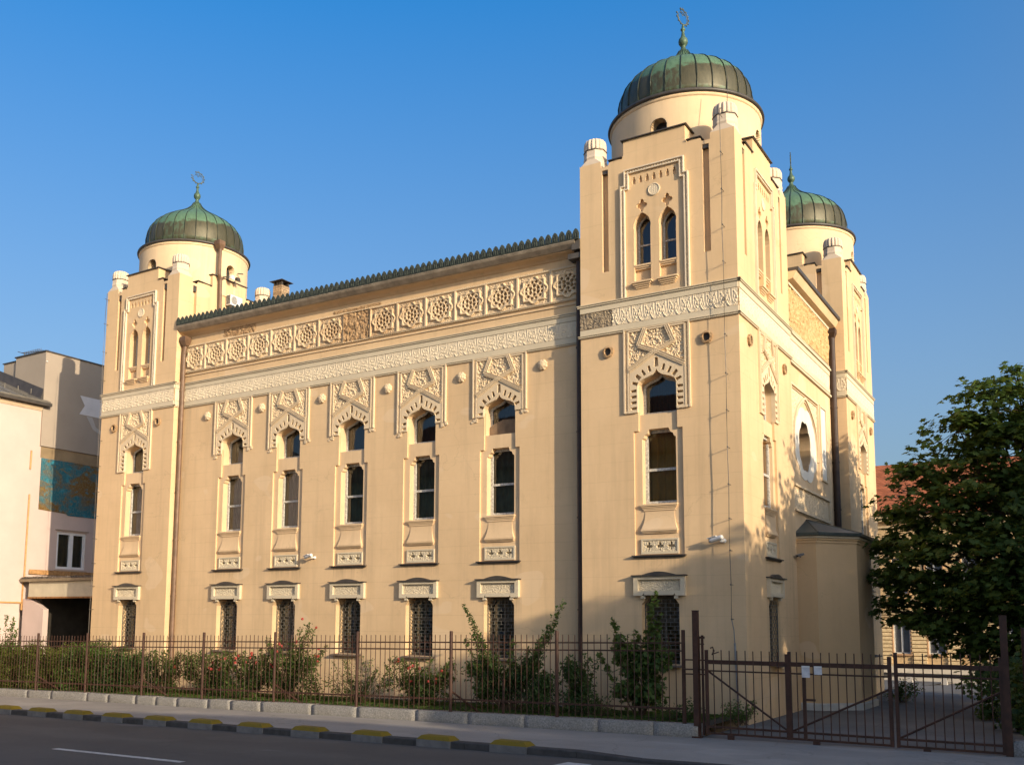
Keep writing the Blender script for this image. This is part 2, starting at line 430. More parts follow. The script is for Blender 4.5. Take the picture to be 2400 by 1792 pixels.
# ------------------------------------------------------------------ camera, light, sky
CAMP = (5.6122, -19.0197, 1.8906)
yaw, pit, rol = R(32.92965), R(6.67635), R(.5135)
cy_, sy_ = math.cos(yaw), math.sin(yaw)
fwd = Vector((-sy_*math.cos(pit), cy_*math.cos(pit), math.sin(pit)))
rgt = Vector((cy_, sy_, 0)); up_ = rgt.cross(fwd)
r2 = rgt*math.cos(rol) + up_*math.sin(rol); u2 = up_*math.cos(rol) - rgt*math.sin(rol)
cam = bpy.data.cameras.new('camera'); co = bpy.data.objects.new('camera', cam); COL.objects.link(co)
M = Matrix(((r2.x, u2.x, -fwd.x), (r2.y, u2.y, -fwd.y), (r2.z, u2.z, -fwd.z))).to_4x4()
M.translation = Vector(CAMP); co.matrix_world = M
cam.sensor_fit = 'HORIZONTAL'; cam.sensor_width = 36
cam.lens = 36*2283.307/2400
cam.shift_x = -(1071.94-1200)/2400
cam.shift_y = (1191.59-896)/2400
cam.clip_end = 2000
SC.camera = co
SUN_EL = 15.0
SUND = Vector((.934, -.358, 0)).normalized()
SUND = Vector((SUND.x*math.cos(R(SUN_EL)), SUND.y*math.cos(R(SUN_EL)), math.sin(R(SUN_EL))))
sl = bpy.data.lights.new('sun', 'SUN'); so = bpy.data.objects.new('sun', sl); COL.objects.link(so)
sl.energy = 3.8; sl.angle = R(.5); sl.color = (1.0, .815, .57)
so.rotation_euler = (-SUND).to_track_quat('-Z', 'Y').to_euler()
w = bpy.data.worlds.new('World'); SC.world = w; w.use_nodes = True
wt = w.node_tree; bg = wt.nodes['Background']
sk = wt.nodes.new('ShaderNodeTexSky'); sk.sky_type = 'NISHITA'; sk.sun_disc = False
sk.sun_elevation = R(SUN_EL); sk.sun_rotation = math.atan2(SUND.x, SUND.y)
SKY_S = (.95, 1.33); SKY_V = (.63, 1.10)
sk.air_density = 1.0; sk.dust_density = 3.4; sk.ozone_density = 3.2; sk.altitude = 200
hs_ = wt.nodes.new('ShaderNodeHueSaturation'); tc_ = wt.nodes.new('ShaderNodeTexCoord'); sx_ = wt.nodes.new('ShaderNodeSeparateXYZ')
wt.links.new(tc_.outputs['Generated'], sx_.inputs[0])
dt_ = wt.nodes.new('ShaderNodeVectorMath'); dt_.operation = 'DOT_PRODUCT'; wt.links.new(tc_.outputs['Generated'], dt_.inputs[0]); dt_.inputs[1].default_value = SUND
def wmr(src, a, b_, c, d):
    mr_ = wt.nodes.new('ShaderNodeMapRange'); wt.links.new(src, mr_.inputs[0])
    for q, v in zip((1, 2), (a, b_)): mr_.inputs[q].default_value = v
    for q, v in zip((3, 4), (c, d)):
        if hasattr(v, 'links'): wt.links.new(v, mr_.inputs[q])
        else: mr_.inputs[q].default_value = v
    return mr_.outputs[0]
# away from the sun the clear sky is deeper and more saturated overhead, paler towards the horizon
for inp, v0, v1 in (('Saturation', SKY_S[0], SKY_S[1]), ('Value', SKY_V[0], SKY_V[1])):
    q_ = wmr(sx_.outputs[2], .12, .58, v0, v1)
    if inp == 'Value':
        mu_ = wt.nodes.new('ShaderNodeMath'); mu_.operation = 'MULTIPLY'; wt.links.new(q_, mu_.inputs[0]); wt.links.new(wmr(dt_.outputs['Value'], -.92, -.35, .97, 1.20), mu_.inputs[1]); q_ = mu_.outputs[0]
    wt.links.new(wmr(dt_.outputs['Value'], -.25, .30, q_, 1.0), hs_.inputs[inp])
wt.links.new(sk.outputs[0], hs_.inputs['Color']); wt.links.new(hs_.outputs[0], bg.inputs[0]); bg.inputs[1].default_value = .15
SC.view_settings.view_transform = 'Standard'; SC.view_settings.look = 'None'
SC.view_settings.exposure = .6; SC.view_settings.gamma = 1
SC.cycles.max_bounces = 8; SC.cycles.transparent_max_bounces = 12

# ------------------------------------------------------------------ the synagogue: one facade bay, in local coordinates
def arch_pts(w, zs, zt):
    h = [(w, zs), (w*.99, zs+.035), (w*.90, zs+.085), (w*.72, zs+.125), (w*.47, zs+.16), (w*.24, zs+.195), (w*.09, zs+.245), (0, zt)]
    return h + [(-a, z) for a, z in reversed(h[:-1])]           # right spring, over the apex, to the left spring
ARCH = arch_pts(.42, 6.90, 7.22)
SLO = {'arch_surround_t': 6.345, 'arch_surround_i': 6.73, 'arch_surround_h': 6.81}
def niche_cut(kind):
    lo = SLO[kind]
    return [(-.535, 3.312), (.535, 3.312), (.535, 5.935), (.425, 5.935), (.42, 6.28), (.42, lo), (.57, lo), (.57, 7.22), (0, 7.535), (-.57, 7.22), (-.57, lo), (-.42, lo), (-.42, 6.28), (-.425, 5.935), (-.535, 5.935)]
NICHE_OLD = [(-.535, 3.312), (.535, 3.312), (.535, 5.935), (.425, 5.935), (.42, 6.28)] + ARCH + [(-.42, 6.28), (-.425, 5.935), (-.535, 5.935)]
GROUND = [(-.40, 1.10), (.40, 1.10), (.40, 2.31), (.31, 2.43), (.31, 2.49), (-.31, 2.49), (-.31, 2.43), (-.40, 2.31)]
TALL = [(-.37, 4.37), (.37, 4.37), (.37, 5.76), (.33, 5.78), (.31, 5.84), (.25, 5.87), (.215, 5.96), (-.215, 5.96), (-.25, 5.87), (-.31, 5.84), (-.33, 5.78), (-.37, 5.76)]

def scrolls(a, z, k=13.0, off=0.0):
    v = noise.noise(Vector((a*k+off, z*k, 1.7+off)))
    w_ = noise.noise(Vector((a*k*1.9-off, z*k*1.9, 5.1)))
    r = 1 - min(1, abs(v)/.16)
    q = 1 - min(1, abs(w_)/.12)
    return max(r, .7*q)

def arch_surround(low):
    """carved ogee surround; low = height of its (eroded or whole) lower ends"""
    m = MB(); zl, zr = low
    # smooth voussoir plate with its slits
    outer = [(-.60, zl), (-.425, zl), (-.425, 6.90)] + [(-a*1.0, z+.004) for a, z in ARCH[1:-1]] + [(.425, 6.90), (.425, zr), (.60, zr), (.60, 7.24), (0, 7.575), (-.60, 7.24)]
    holes = []
    def slit(a, z, ang, ln, wd):
        c, s_ = math.cos(R(ang)), math.sin(R(ang)); q = []
        for u, v in ((-1,-1),(1,-.75),(1.12,0),(1,.75),(-1,1)):
            x, y = u*ln/2, v*wd/2; q.append((a + x*c - y*s_, z + x*s_ + y*c))
        holes.append(q)
    for sg in (1, -1):
        lo = zr if sg > 0 else zl
        for z in (6.42, 6.545, 6.67, 6.795):
            if z > lo + .06: slit(sg*.508, z, 0 if sg > 0 else 180, .125, .066)
        for a, z, an in ((.478, 6.955, 22), (.405, 7.085, 45), (.285, 7.165, 60), (.155, 7.235, 74)):
            slit(sg*a, z, an if sg > 0 else 180-an, .130, .072 if an != 45 else .092)
    slit(0, 7.36, 90, .19, .10)
    m.plate(outer, holes, .034, -.06); m.plate(outer, [], -.06, -.06, rim=False)
    # carved arabesque field behind the star lines
    m.field(-.60, .60, 7.24, 8.11, .0165, lambda a, z: .001 + .034*scrolls(a, z, 15), lambda a, z: z > 7.60 - .60*abs(a))
    # star lines: doubled mouldings
    def dbl(path, wd=.095, d=.062):
        m.strip(path, wd, 0, d*.55); m.strip(path, wd*.26, d*.5, d)
        P = [Vector(p) for p in path]
        for i in range(len(P)-1):
            t = (P[i+1]-P[i]).normalized(); n_ = Vector((-t.y, t.x))
            for sg in (-1, 1):
                m.strip([P[i]+n_*sg*wd*.42, P[i+1]+n_*sg*wd*.42], wd*.17, d*.5, d)
    dbl([(-.615, 7.255), (0, 7.60), (.385, 7.765), (.235, 8.13)])
    dbl([(.615, 7.255), (0, 7.60), (-.385, 7.765), (-.235, 8.13)], .095, .058)
    # outer border with pearl rows
    for sg, lo in ((-1, zl), (1, zr)):
        m.strip([(sg*.715, lo), (sg*.715, 8.16)], .035, 0, .048)
        m.strip([(sg*.628, lo), (sg*.628, 8.10)], .035, 0, .042)
        m.strip([(sg*.672, lo), (sg*.672, 8.12)], .06, 0, .014)
        m.beads((sg*.672, lo), (sg*.672, 8.12), .019, .014, .05)
    m.strip([(-.735, 8.145), (.735, 8.145)], .035, 0, .0445)
    m.strip([(-.61, 8.10), (.61, 8.10)], .03, 0, .039)
    m.beads((-.7, 8.122), (.7, 8.122), .016, .012, .05)
    if zl < 6.4:
        m.strip([(-.70, zl+.02), (-.43, zl+.02)], .05, 0, .040); m.strip([(.43, zr+.02), (.70, zr+.02)], .05, 0, .040)
    else:                                                         # crumbled ends
        for sg, lo in ((-1, zl), (1, zr)):
            for k in range(14):
                a = sg*random.uniform(.60, .75); z = lo + random.uniform(-.10, .03); r_ = random.uniform(.012, .035)
                m.box(a-r_, a+r_, -random.uniform(.012, .03), 0, z-r_, z+r_*.7)
    return m

def niche_panel():
    m = MB()
    m.plate([(-.535, 3.312), (.535, 3.312), (.535, 5.935), (.425, 5.935), (.42, 6.28), (-.42, 6.28), (-.425, 5.935), (-.535, 5.935)], [TALL, [(-.36, 3.395), (.36, 3.395), (.36, 3.61), (-.36, 3.61)]], -.05, -.225)
    m.face([(-.42, .05, 6.28), (.42, .05, 6.28), (.42, .33, 6.30), (-.42, .33, 6.30)])
    path = [(-.42, 6.28)] + [(a, z) for a, z in reversed(ARCH)] + [(.42, 6.28)]
    for i in range(len(path)-1):
        (a, z), (b, y) = path[i], path[i+1]
        m.face([(a, .05, z), (b, .05, y), (b, .36, y), (a, .36, z)])
    return m

def frame_mesh(outline, d, wd, dep, extra=()):
    m = MB()
    m.strip(outline, wd, d-dep, d, closed=True)
    for p, q, w_ in extra: m.strip([p, q], w_, d-dep, d-.006)
    return m
def pane_mesh(outline, d):
    m = MB(); m.plate(outline, [], d, d, rim=False); return m
def curtain_mesh(a0, a1, z0, z1, d, amp=.02, per=.11):
    m = MB(); n = max(8, int((a1-a0)/.02)); rows = []
    for z in (z0, z1):
        rows.append([(a0+(a1-a0)*i/n, -(d + amp*math.sin(2*PI*(a0+(a1-a0)*i/n)/per + .6*math.sin(i*.31))), z) for i in range(n+1)])
    m.loft(rows, closed=False); return m
def inset(poly, k):
    ca = sum(a for a, _ in poly)/len(poly); cz = (min(z for _, z in poly)+max(z for _, z in poly))/2
    ha = max(abs(a-ca) for a, _ in poly); hz = max(abs(z-cz) for _, z in poly)
    return [(ca+(a-ca)*(1-k/ha), cz+(z-cz)*(1-k/hz)) for a, z in poly]
ARCHW = [(-.42, 6.30), (.42, 6.30)] + ARCH

ME = {}
ME['arch_surround_t'] = arch_surround((6.33, 6.33)).mesh('arch_surround', CARVE)
ME['arch_surround_h'] = arch_surround((6.72, 6.80)).mesh('arch_surround', CARVE)
ME['arch_surround_i'] = arch_surround((6.60, 6.72)).mesh('arch_surround', CARVE)
ME['niche_panel'] = niche_panel().mesh('niche_panel', STUCCO2)
ME['arched_frame'] = frame_mesh(inset(ARCHW, .03), -.29, .06, .05).mesh('arched_window', FRAMEW)
ME['arched_pane'] = pane_mesh(ARCHW, -.315).mesh('pane', GLASS)
ME['arched_room'] = curtain_mesh(-.5, .5, 6.2, 7.3, -.62).mesh('curtain', PAINTED_DARK)  # dark sheet painted as the unlit room behind the arched pane
TALLR = [(-.40, 4.36), (.40, 4.36), (.40, 5.99), (-.40, 5.99)]
ME['tall_frame'] = frame_mesh(inset(TALLR, .055), -.23, .07, .05, [((-.34, 5.12), (.34, 5.12), .055), ((-.34, 4.43), (.34, 4.43), .05)]).mesh('tall_window', FRAMEW)
ME['tall_pane'] = pane_mesh(TALLR, -.262).mesh('pane', GLASS)
for k, mt in (('g', CURT_G), ('b', CURT_B)):
    ME['tall_curtain_'+k] = curtain_mesh(-.46, .46, 4.3, 6.05, -.42, .028, .16).mesh('curtain', mt)
ME['tall_drape'] = curtain_mesh(-.42, -.27, 4.3, 6.05, -.34, .022, .09).mesh('drape', CURT_P)
m = MB()
for z0, z1, d, w_ in ((4.335, 4.372, .022, .40), (4.305, 4.3345, .002, .385), (4.275, 4.3045, -.014, .37), (4.235, 4.2745, -.026, .35)):
    m.box(-w_, w_, -d, .07, z0, z1)
m.box(-.368, .368, .05, .30, 4.36, 4.385)
ME['window_sill'] = m.mesh('window_sill', STUCCO2)
m = MB(); rings = []
for i in range(13):
    t = i/12; z = 4.235 - .385*t
    wd = .318 + .066*(t**2.4); d = -.042 + .062*(t**1.9)
    rings.append([(-wd, .06, z), (-wd, -d, z), (wd, -d, z), (wd, .06, z)])
m.loft(rings, True, True)
m.box(-.392, .392, -.026, .06, 3.812, 3.848); m.box(-.384, .384, -.008, .06, 3.79, 3.811); m.box(-.376, .376, .014, .06, 3.765, 3.789)
ME['corbel'] = m.mesh('corbel', STUCCO2)
m = MB()
m.plate([(-.405, 3.335), (.405, 3.335), (.405, 3.655), (-.405, 3.655)], [[(-.37, 3.385), (.37, 3.385), (.37, 3.62), (-.37, 3.62)]], -.012, -.05)
def flower_h(a, z):
    c = min((-.24, 0, .24), key=lambda q: abs(a-q)); x, y = a-c, z-3.50
    for px_, pz, rx, rz_ in ((-.040, -.004, .032, .027), (.040, -.004, .032, .027), (0, .042, .022, .045), (0, -.03, .014, .05)):
        if (( x-px_)/rx)**2+((y-pz)/rz_)**2 < 1: return -.115
    return -.034 + .012*scrolls(a, z, 26)
m.field(-.37, .37, 3.385, 3.62, .0118, flower_h)
ME['carved_panel'] = m.mesh('carved_panel', HOODM)
m = MB(); m.box(-.585, .575, -.085, .05, 3.288, 3.311); m.box(-.555, .55, -.05, .05, 3.262, 3.287)
ME['sill_slab'] = m.mesh('sill_slab', DARKMETAL)
m = MB()
m.plate([(-.55, 2.478), (-.36, 2.478), (-.33, 2.53), (-.31, 2.49), (.31, 2.49), (.33, 2.53), (.36, 2.478), (.55, 2.478), (.55, 2.878), (-.55, 2.878)],
        [[(-.455, 2.575), (.455, 2.575), (.455, 2.808), (-.455, 2.808)]], .085, 0)
m.field(-.455, .455, 2.575, 2.808, .017, lambda a, z: .022 + .013*scrolls(a, z, 30))
for sg in (-1, 1): m.box(sg*.36-.045, sg*.36+.045, -.06, .0, 2.42, 2.478)
ME['window_hood'] = m.mesh('window_hood', HOODM)
m = MB(); m.box(-.585, .585, -.135, 0, 2.879, 2.902)
n = 18; top = [(-.36+.72*i/n, 2.903+.068*math.sin(PI*i/n)) for i in range(n+1)]
m.plate(top, [], .105, 0)
ME['hood_cap'] = m.mesh('hood_cap', DARKMETAL)
GW = inset(GROUND, .0)
ME['barred_frame'] = frame_mesh(inset(GROUND, .035), -.28, .07, .05, [((0, 1.12), (0, 2.45), .05), ((-.36, 1.98), (.36, 1.98), .05)]).mesh('barred_window', FRAMED)
ME['barred_pane'] = pane_mesh(GROUND, -.31).mesh('pane', GLASS)
ME['barred_curtain'] = curtain_mesh(-.46, .46, 1.05, 2.55, -.46, .028, .13).mesh('curtain', m_plain('brown_room_curtain', (.10, .062, .030), .9, .3, 2))
ME['barred_drape'] = curtain_mesh(-.42, -.2, 1.05, 2.55, -.38, .02, .09).mesh('drape', CURT_P)
m = MB(); k = 0
for i in range(17):
    z = 1.17+.077*i; m.box(-.40, .40, .155, .167, z-.005, z+.005)
    for a in ((-.30, -.12, .06, .24) if i % 2 else (-.21, -.03, .15, .33)):
        m.box(a-.005, a+.005, .157, .169, z-.077, z)
for a in (-.385, .385): m.box(a-.008, a+.008, .15, .172, 1.1, 2.34)
ME['grille'] = m.mesh('grille', GRILLE)
m = MB(); m.loft([[(-.46, -.12, 1.045), (.46, -.12, 1.045), (.46, .28, 1.085), (-.46, .28, 1.085)], [(-.46, -.12, 1.075), (.46, -.12, 1.075), (.46, .28, 1.125), (-.46, .28, 1.125)]], True, True)
ME['stone_sill'] = m.mesh('stone_sill', m_plain('dark_stone_sill', (.15, .115, .085), .85, .25, 6, .3))
# round bosses, whole and broken
m = MB(); prof = [(.125, 0), (.132, .02), (.122, .045), (.10, .062), (.092, .058), (.06, .085), (.04, .082), (.03, .098), (0, .10)]
b0 = MB(); b0.lathe(prof, n=48, lob=8, amp=.16)
b0.v = [(x, -z, y) for x, y, z in b0.v]
ME['boss'] = b0.mesh('boss', CARVE)
b1 = MB(); N = 22
rr = []
for t, (r_, d) in enumerate(((.115, 0), (.125, .05), (.085, .062), (.07, -.05))):
    rr.append([(r_*(1+.14*noise.noise(Vector((math.cos(2*PI*j/N)*2, math.sin(2*PI*j/N)*2, t*.7))))*math.cos(2*PI*j/N), -d, r_*(1+.14*noise.noise(Vector((math.cos(2*PI*j/N)*2, math.sin(2*PI*j/N)*2, t*.7))))*math.sin(2*PI*j/N)) for j in range(N)])
b1.loft(rr); 
ME['boss_broken'] = b1.mesh('broken_boss', RUB)
b2 = MB(); b2.lathe([(.075, 0), (.075, .012), (0, .013)], n=20); b2.v = [(x, -z+.0, y) for x, y, z in b2.v]
ME['boss_hole'] = b2.mesh('boss_hole', PAINTED_DARK)  # dark disc paints the shade inside the broken boss

def bay(root, x, y, rz, kind, curtain_or_dark_sheet='g', pale=True):
    L = (x, y, 0)
    def p(name, key, par=root):
        q = L
        if rz and name in ('tall_window', 'arched_window', 'barred_window'): q = (x+.115*math.sin(rz), y, 0)   # shallower reveals on the yard side
        return link(name, ME[key], par, q if par is root else None, rz if par is root else 0)
    p('arch_surround', kind); p('niche_panel', 'niche_panel')
    a = p('arched_window', 'arched_frame'); bay.last = a; p('pane', 'arched_pane', a); p('curtain', 'arched_room', a)
    t = p('tall_window', 'tall_frame'); p('pane', 'tall_pane', t); p('curtain', 'tall_curtain_'+curtain_or_dark_sheet, t)
    if pale: p('drape', 'tall_drape', t)
    p('window_sill', 'window_sill'); p('corbel', 'corbel'); p('carved_panel', 'carved_panel'); p('sill_slab', 'sill_slab')
    h = p('window_hood', 'window_hood'); p('hood_cap', 'hood_cap', h)
    b = p('barred_window', 'barred_frame'); p('pane', 'barred_pane', b); p('curtain', 'barred_curtain', b); p('grille', 'grille', b); p('stone_sill', 'stone_sill', b)
    if pale: p('drape', 'barred_drape', b)

# bands
def leaf_h(u, v):
    c = abs(u-.5)*2
    w_ = .86*max(0, math.sin(PI*min(1, .10+.90*v)))**.75
    if c < w_:
        e = (w_-c)
        if e < .10: return .022
        an = math.atan2(u-.5, v+.12)
        return .006 + .013*max(0, math.sin(an*24+1.0))*(1-.3*v)
    return .004 + .010*scrolls(u*.275, v*.36, 30)
def band(L, smooth_ends=True, dmg=None):
    """leaf band in local facade coordinates, centred, length L"""
    m = MB(); n = max(1, int(round(L/.275))); p_ = L/n; H = L/2
    m.field(-H, H, 8.305, 8.668, p_/13, lambda a, z: .012+leaf_h(((a+H)/p_) % 1.0, (z-8.305)/.363), (lambda a, z: not (dmg[0] <= a <= dmg[1])) if dmg else None)
    return m
def band_mould(L, d0=0.0):
    m = MB(); H = L/2
    m.box(-H-d0, H+d0, -.030, 0, 8.675, 8.80)
    m.box(-H-d0, H+d0, -.026, 0, 8.175, 8.298)
    for z0, z1, d in ((8.803, 8.822, .058), (8.842, 8.860, .066), (8.122, 8.138, .040), (8.158, 8.172, .050)):
        m.box(-H-d, H+d, -d, 0, z0, z1)
    m.box(-H-.034, H+.034, -.034, 0, 8.823, 8.841); m.box(-H-.024, H+.024, -.024, 0, 8.139, 8.157)
    m.beads((-H, 8.832), (H, 8.832), .018, .034, .055); m.beads((-H, 8.148), (H, 8.148), .016, .024, .055)
    return m

# ------------------------------------------------------------------ towers
root = thing('synagogue', 'cream three domed synagogue with carved arched windows and green copper domes behind the fence', 'synagogue')

def upper_details():
    """stepped panel frame with its slits, medallion (facade coordinates)"""
    P = [(-.715, 8.87), (-.715, 11.33), (-.625, 11.33), (-.625, 11.69), (.625, 11.69), (.625, 11.33), (.715, 11.33), (.715, 8.87)]
    m = MB()
    def off(k): return [(a*(1+k/abs(a)), z + (k if z > 11.0 else 0)) for a, z in P]
    m.strip(off(.038), .026, 0, .056); m.strip(off(-.038), .024, 0, .050); m.strip(P, .06, 0, .012)
    for i in range(len(P)-1): m.beads(P[i], P[i+1], .024, .012, .062)
    return m
ME['panel_frame'] = upper_details().mesh('panel_frame', BEADM)
m = MB(); m.lathe([(.135, 0), (.135, .02), (.118, .024), (.112, .012), (0, .012)], n=32)
m.v = [(x, -z, y) for x, y, z in m.v]
mm = MB(); mm.field(-.11, .11, -.11, .11, .011, lambda a, z: .008+.018*max(0, math.sin(a*150))*max(0, math.sin(z*150+.7)), lambda a, z: a*a+z*z < .0118)
b = len(m.v); m.v += mm.v; m.f += [tuple(i+b for i in f) for f in mm.f]; m.m += mm.m
ME['medallion'] = m.mesh('medallion', CARVE_W)
UW = .188
UARCH = [(UW, 10.36), (UW*1.05, 10.42), (UW*.98, 10.50), (UW*.78, 10.59), (UW*.45, 10.66), (UW*.15, 10.70), (0, 10.73)]
UARCH = UARCH + [(-a, z) for a, z in reversed(UARCH[:-1])]
UHOLE = [(-UW, 9.165), (UW, 9.165)] + UARCH
UWIN = [(-UW, 9.56), (UW, 9.56)] + UARCH
ME['twin_frame'] = frame_mesh(inset(UWIN, .022), -.24, .045, .05, [((-.17, 10.06), (.17, 10.06), .035)]).mesh('twin_window', FRAMEW)
ME['twin_pane'] = pane_mesh(UWIN, -.262).mesh('pane', GLASS)
ME['twin_room'] = curtain_mesh(-.3, .3, 9.4, 10.85, -.5, .01).mesh('curtain', PAINTED_DARK)  # dark sheet painted as the unlit room behind the twin windows
m = MB()
m2_ = MB(); m2_.box(-.20, .20, -.0, .25, 9.525, 9.56); m2_.box(-.187, .187, .02, .1, 9.49, 9.524); m2_.box(-.187, .187, .045, .1, 9.455, 9.489); ME['twin_ledge'] = m2_.mesh('window_ledge', STUCCO2)
for z0, z1, d, w_ in ((9.13, 9.165, .10, .225), (9.09, 9.129, .07, .20), (9.055, 9.089, .045, .175), (9.02, 9.054, .022, .155)): m.box(-w_, w_, -d, .09, z0, z1)
ME['twin_sill'] = m.mesh('moulded_sill', STUCCO2)
def quatre(c, z):
    q = []
    for k in range(24):
        an = 2*PI*k/24
        r_ = .075 + .052*abs(math.cos(2*an))**1.5
        q.append((c + r_*math.cos(an)*.98, z + r_*math.sin(an)*1.15))
    return q
QU = [quatre(c, 10.87) for c in (-.285, .285)]
m = MB()
ME['dummy'] = None

def shaft_face(W, ornate):
    m = MB()
    NICHE = niche_cut('arch_surround_t')
    m.plate([(-W, -.6), (W, -.6), (W, 8.17), (-W, 8.17)], [NICHE, GROUND] if ornate else [], 0, 0, rim=False)
    if ornate:
        for poly, dd in ((NICHE, -.062), (GROUND, -.33)):
            n = len(poly)
            for i in range(n):
                (a, z), (b_, y) = poly[i], poly[(i+1) % n]
                m.face([(a, 0, z), (b_, 0, y), (b_, -dd, y), (a, -dd, z)])
    m.face([(-W, 0, 8.17), (W, 0, 8.17), (W, 0, 8.86), (-W, 0, 8.86)])
    return m
def upper_face(W, ornate):
    m = MB(); s_ = W - .61; pr = W - .51; cb = min(.70, W-.9)
    top = [(W, 8.86), (W, 12.10), (pr, 12.10), (pr, 11.96), (s_-.075, 11.96), (s_-.10, 12.03), (cb+.16, 12.06), (cb+.04, 12.03), (cb, 12.10), (cb, 12.42)]
    outer = [(-W, 8.86)] + top + [(-a, z) for a, z in reversed(top[1:])]
    slot = lambda c: [(c-.073, 9.545), (c+.073, 9.545), (c+.073, 11.88), (c-.073, 11.88)]
    holes = [(slot(-s_), -.11), (slot(s_), -.11)]
    if ornate:
        for c in (-.285, .285): holes.append(([(a+c, z) for a, z in UHOLE], -.28))
        for q in QU: holes.append((q, -.08))
        for k in range(7):
            c = -.456+.152*k
            holes.append(([(c-.036, 11.385), (c+.036, 11.385), (c+.036, 11.49), (c+.018, 11.50), (c+.022, 11.535), (c, 11.555), (c-.022, 11.535), (c-.018, 11.50), (c-.036, 11.49)], -.045))
    m.plate(outer, [h for h, _ in holes], 0, 0, rim=False)
    for h, d in holes:
        n = len(h)
        for i in range(n):
            (a, z), (b_, y) = h[i], h[(i+1) % n]
            m.face([(a, 0, z), (b_, 0, y), (b_, -d, y), (a, -d, z)])
        if d > -.2: m.plate(h, [], d, d, rim=False)
        else:
            ca = sum(a for a, _ in h[:2])/2
            m.face([(ca-UW, .10, 9.165), (ca+UW, .10, 9.165), (ca+UW, .10, 9.5), (ca-UW, .10, 9.5)])
    # raised middle of the parapet: sides and back
    for sg in (-1, 1): m.face([(sg*cb, 0, 11.9), (sg*cb, .85, 11.9), (sg*cb, .85, 12.42), (sg*cb, 0, 12.42)])
    m.face([(-cb, .0, 12.42), (cb, .0, 12.42), (cb, .85, 12.42), (-cb, .85, 12.42)])
    # inner faces of the piers
    for sg in (-1, 1):
        m.face([(sg*pr, 0, 11.9), (sg*pr, .5, 11.9), (sg*pr, .5, 12.10), (sg*pr, 0, 12.10)])
    return m, cb, pr, s_

def add_rot(dst, src, cx, cy, rz, zk):
    c, s_ = math.cos(rz), math.sin(rz); b = len(dst.v)
    dst.v += [(cx+x*c-y*s_, cy+x*s_+y*c, z if z < 8.86 else 8.86+(z-8.86)*zk) for x, y, z in src.v]
    dst.f += [tuple(i+b for i in f) for f in src.f]; dst.m += src.m

# shared round parts (local to the tower axis)
def drum_mesh():
    m = MB(); N = 640; rr = 1.70; zs = [11.9, 12.3] + [12.3+.015*i for i in range(1, 46)] + [13.05, 13.36]
    grid = [[m.vert((rr*math.cos(2*PI*j/N), rr*math.sin(2*PI*j/N), z)) for j in range(N)] for z in zs]
    inn = [[m.vert(((rr-.24)*math.cos(2*PI*j/N), (rr-.24)*math.sin(2*PI*j/N), z)) for j in range(N)] for z in zs]
    def hole(i, j):
        if not (0 <= i < len(zs)-1): return False
        th = 2*PI*((j % N)+.5)/N; z = (zs[i]+zs[i+1])/2
        for c in (-PI/2, 0, PI/2, PI):
            d = abs((th-c+PI) % (2*PI)-PI)*rr
            if d < .18 and z < 12.74+math.sqrt(max(0, .18**2-d*d)) and z > 12.1: return True
        return False
    for i in range(len(zs)-1):
        for j in range(N):
            k = (j+1) % N
            if not hole(i, j): m.idx((grid[i][j], grid[i][k], grid[i+1][k], grid[i+1][j]))
            else:
                if not hole(i, j-1): m.idx((grid[i][j], grid[i+1][j], inn[i+1][j], inn[i][j]))
                if not hole(i, j+1): m.idx((grid[i][k], grid[i+1][k], inn[i+1][k], inn[i][k]))
                if not hole(i+1, j): m.idx((grid[i+1][j], grid[i+1][k], inn[i+1][k], inn[i+1][j]))
                if i == 0 or not hole(i-1, j): m.idx((grid[i][j], grid[i][k], inn[i][k], inn[i][j]))
    m.lathe([(1.70, 13.30), (1.725, 13.33), (1.735, 13.37), (1.70, 13.375)], n=120)
    return m
ME['drum'] = drum_mesh().mesh('drum', DRUMM, True)
m = MB(); m.lathe([(1.47, 11.95), (1.47, 12.95)], n=64); ME['drum_glass'] = m.mesh('drum_window', m_plain('dim_drum_glass', (.02, .025, .032), .15, .2, 4, .02, 0, .6))
m = MB(); m.lathe([(1.70, 13.376), (1.775, 13.385), (1.785, 13.42), (1.775, 13.45), (1.56, 13.50), (1.4, 13.50)], n=120); ME['eave_ring'] = m.mesh('eave_ring', DARKMETAL, True)
DP = [(1.53, 0), (1.535, .14), (1.53, .30), (1.505, .47), (1.46, .64), (1.39, .82), (1.29, 1.0), (1.16, 1.17), (1.0, 1.33), (.82, 1.47), (.63, 1.59), (.46, 1.69), (.33, 1.77), (.24, 1.85), (.175, 1.94), (.135, 2.03)]
DP = [(1.53, 0), (1.54, .20), (1.535, .42), (1.50, .60), (1.435, .77), (1.335, .92), (1.19, 1.06), (1.02, 1.18), (.82, 1.295), (.63, 1.40), (.46, 1.50), (.32, 1.60), (.22, 1.69), (.155, 1.77), (.11, 1.86)]
m = MB(); m.lathe(DP, n=112); ME['dome'] = m.mesh('dome', COPPER, True)
m = MB()
for k in range(28):
    an = 2*PI*(k)/28
    m.tube([((r_+.012)*math.cos(an), (r_+.012)*math.sin(an), z) for r_, z in DP], .015, 5, .004)
m.lathe([(1.55, -.02), (1.56, .0), (1.55, .03), (1.53, .03)], n=112)
ME['dome_seams'] = m.mesh('standing_seams', SEAMM)
m = MB(); m.lathe([(.118, 1.83), (.09, 1.87), (.07, 1.91), (.055, 1.95), (.05, 1.99), (.075, 2.01), (.105, 2.06), (.112, 2.11), (.10, 2.17), (.065, 2.21), (.045, 2.26), (.034, 2.34), (.032, 2.38), (.055, 2.40), (.055, 2.43), (.032, 2.45), (.026, 2.51), (.016, 2.545)], n=24)
ME['finial'] = m.mesh('finial', FINM, True)
m = MB(); cz = 2.735
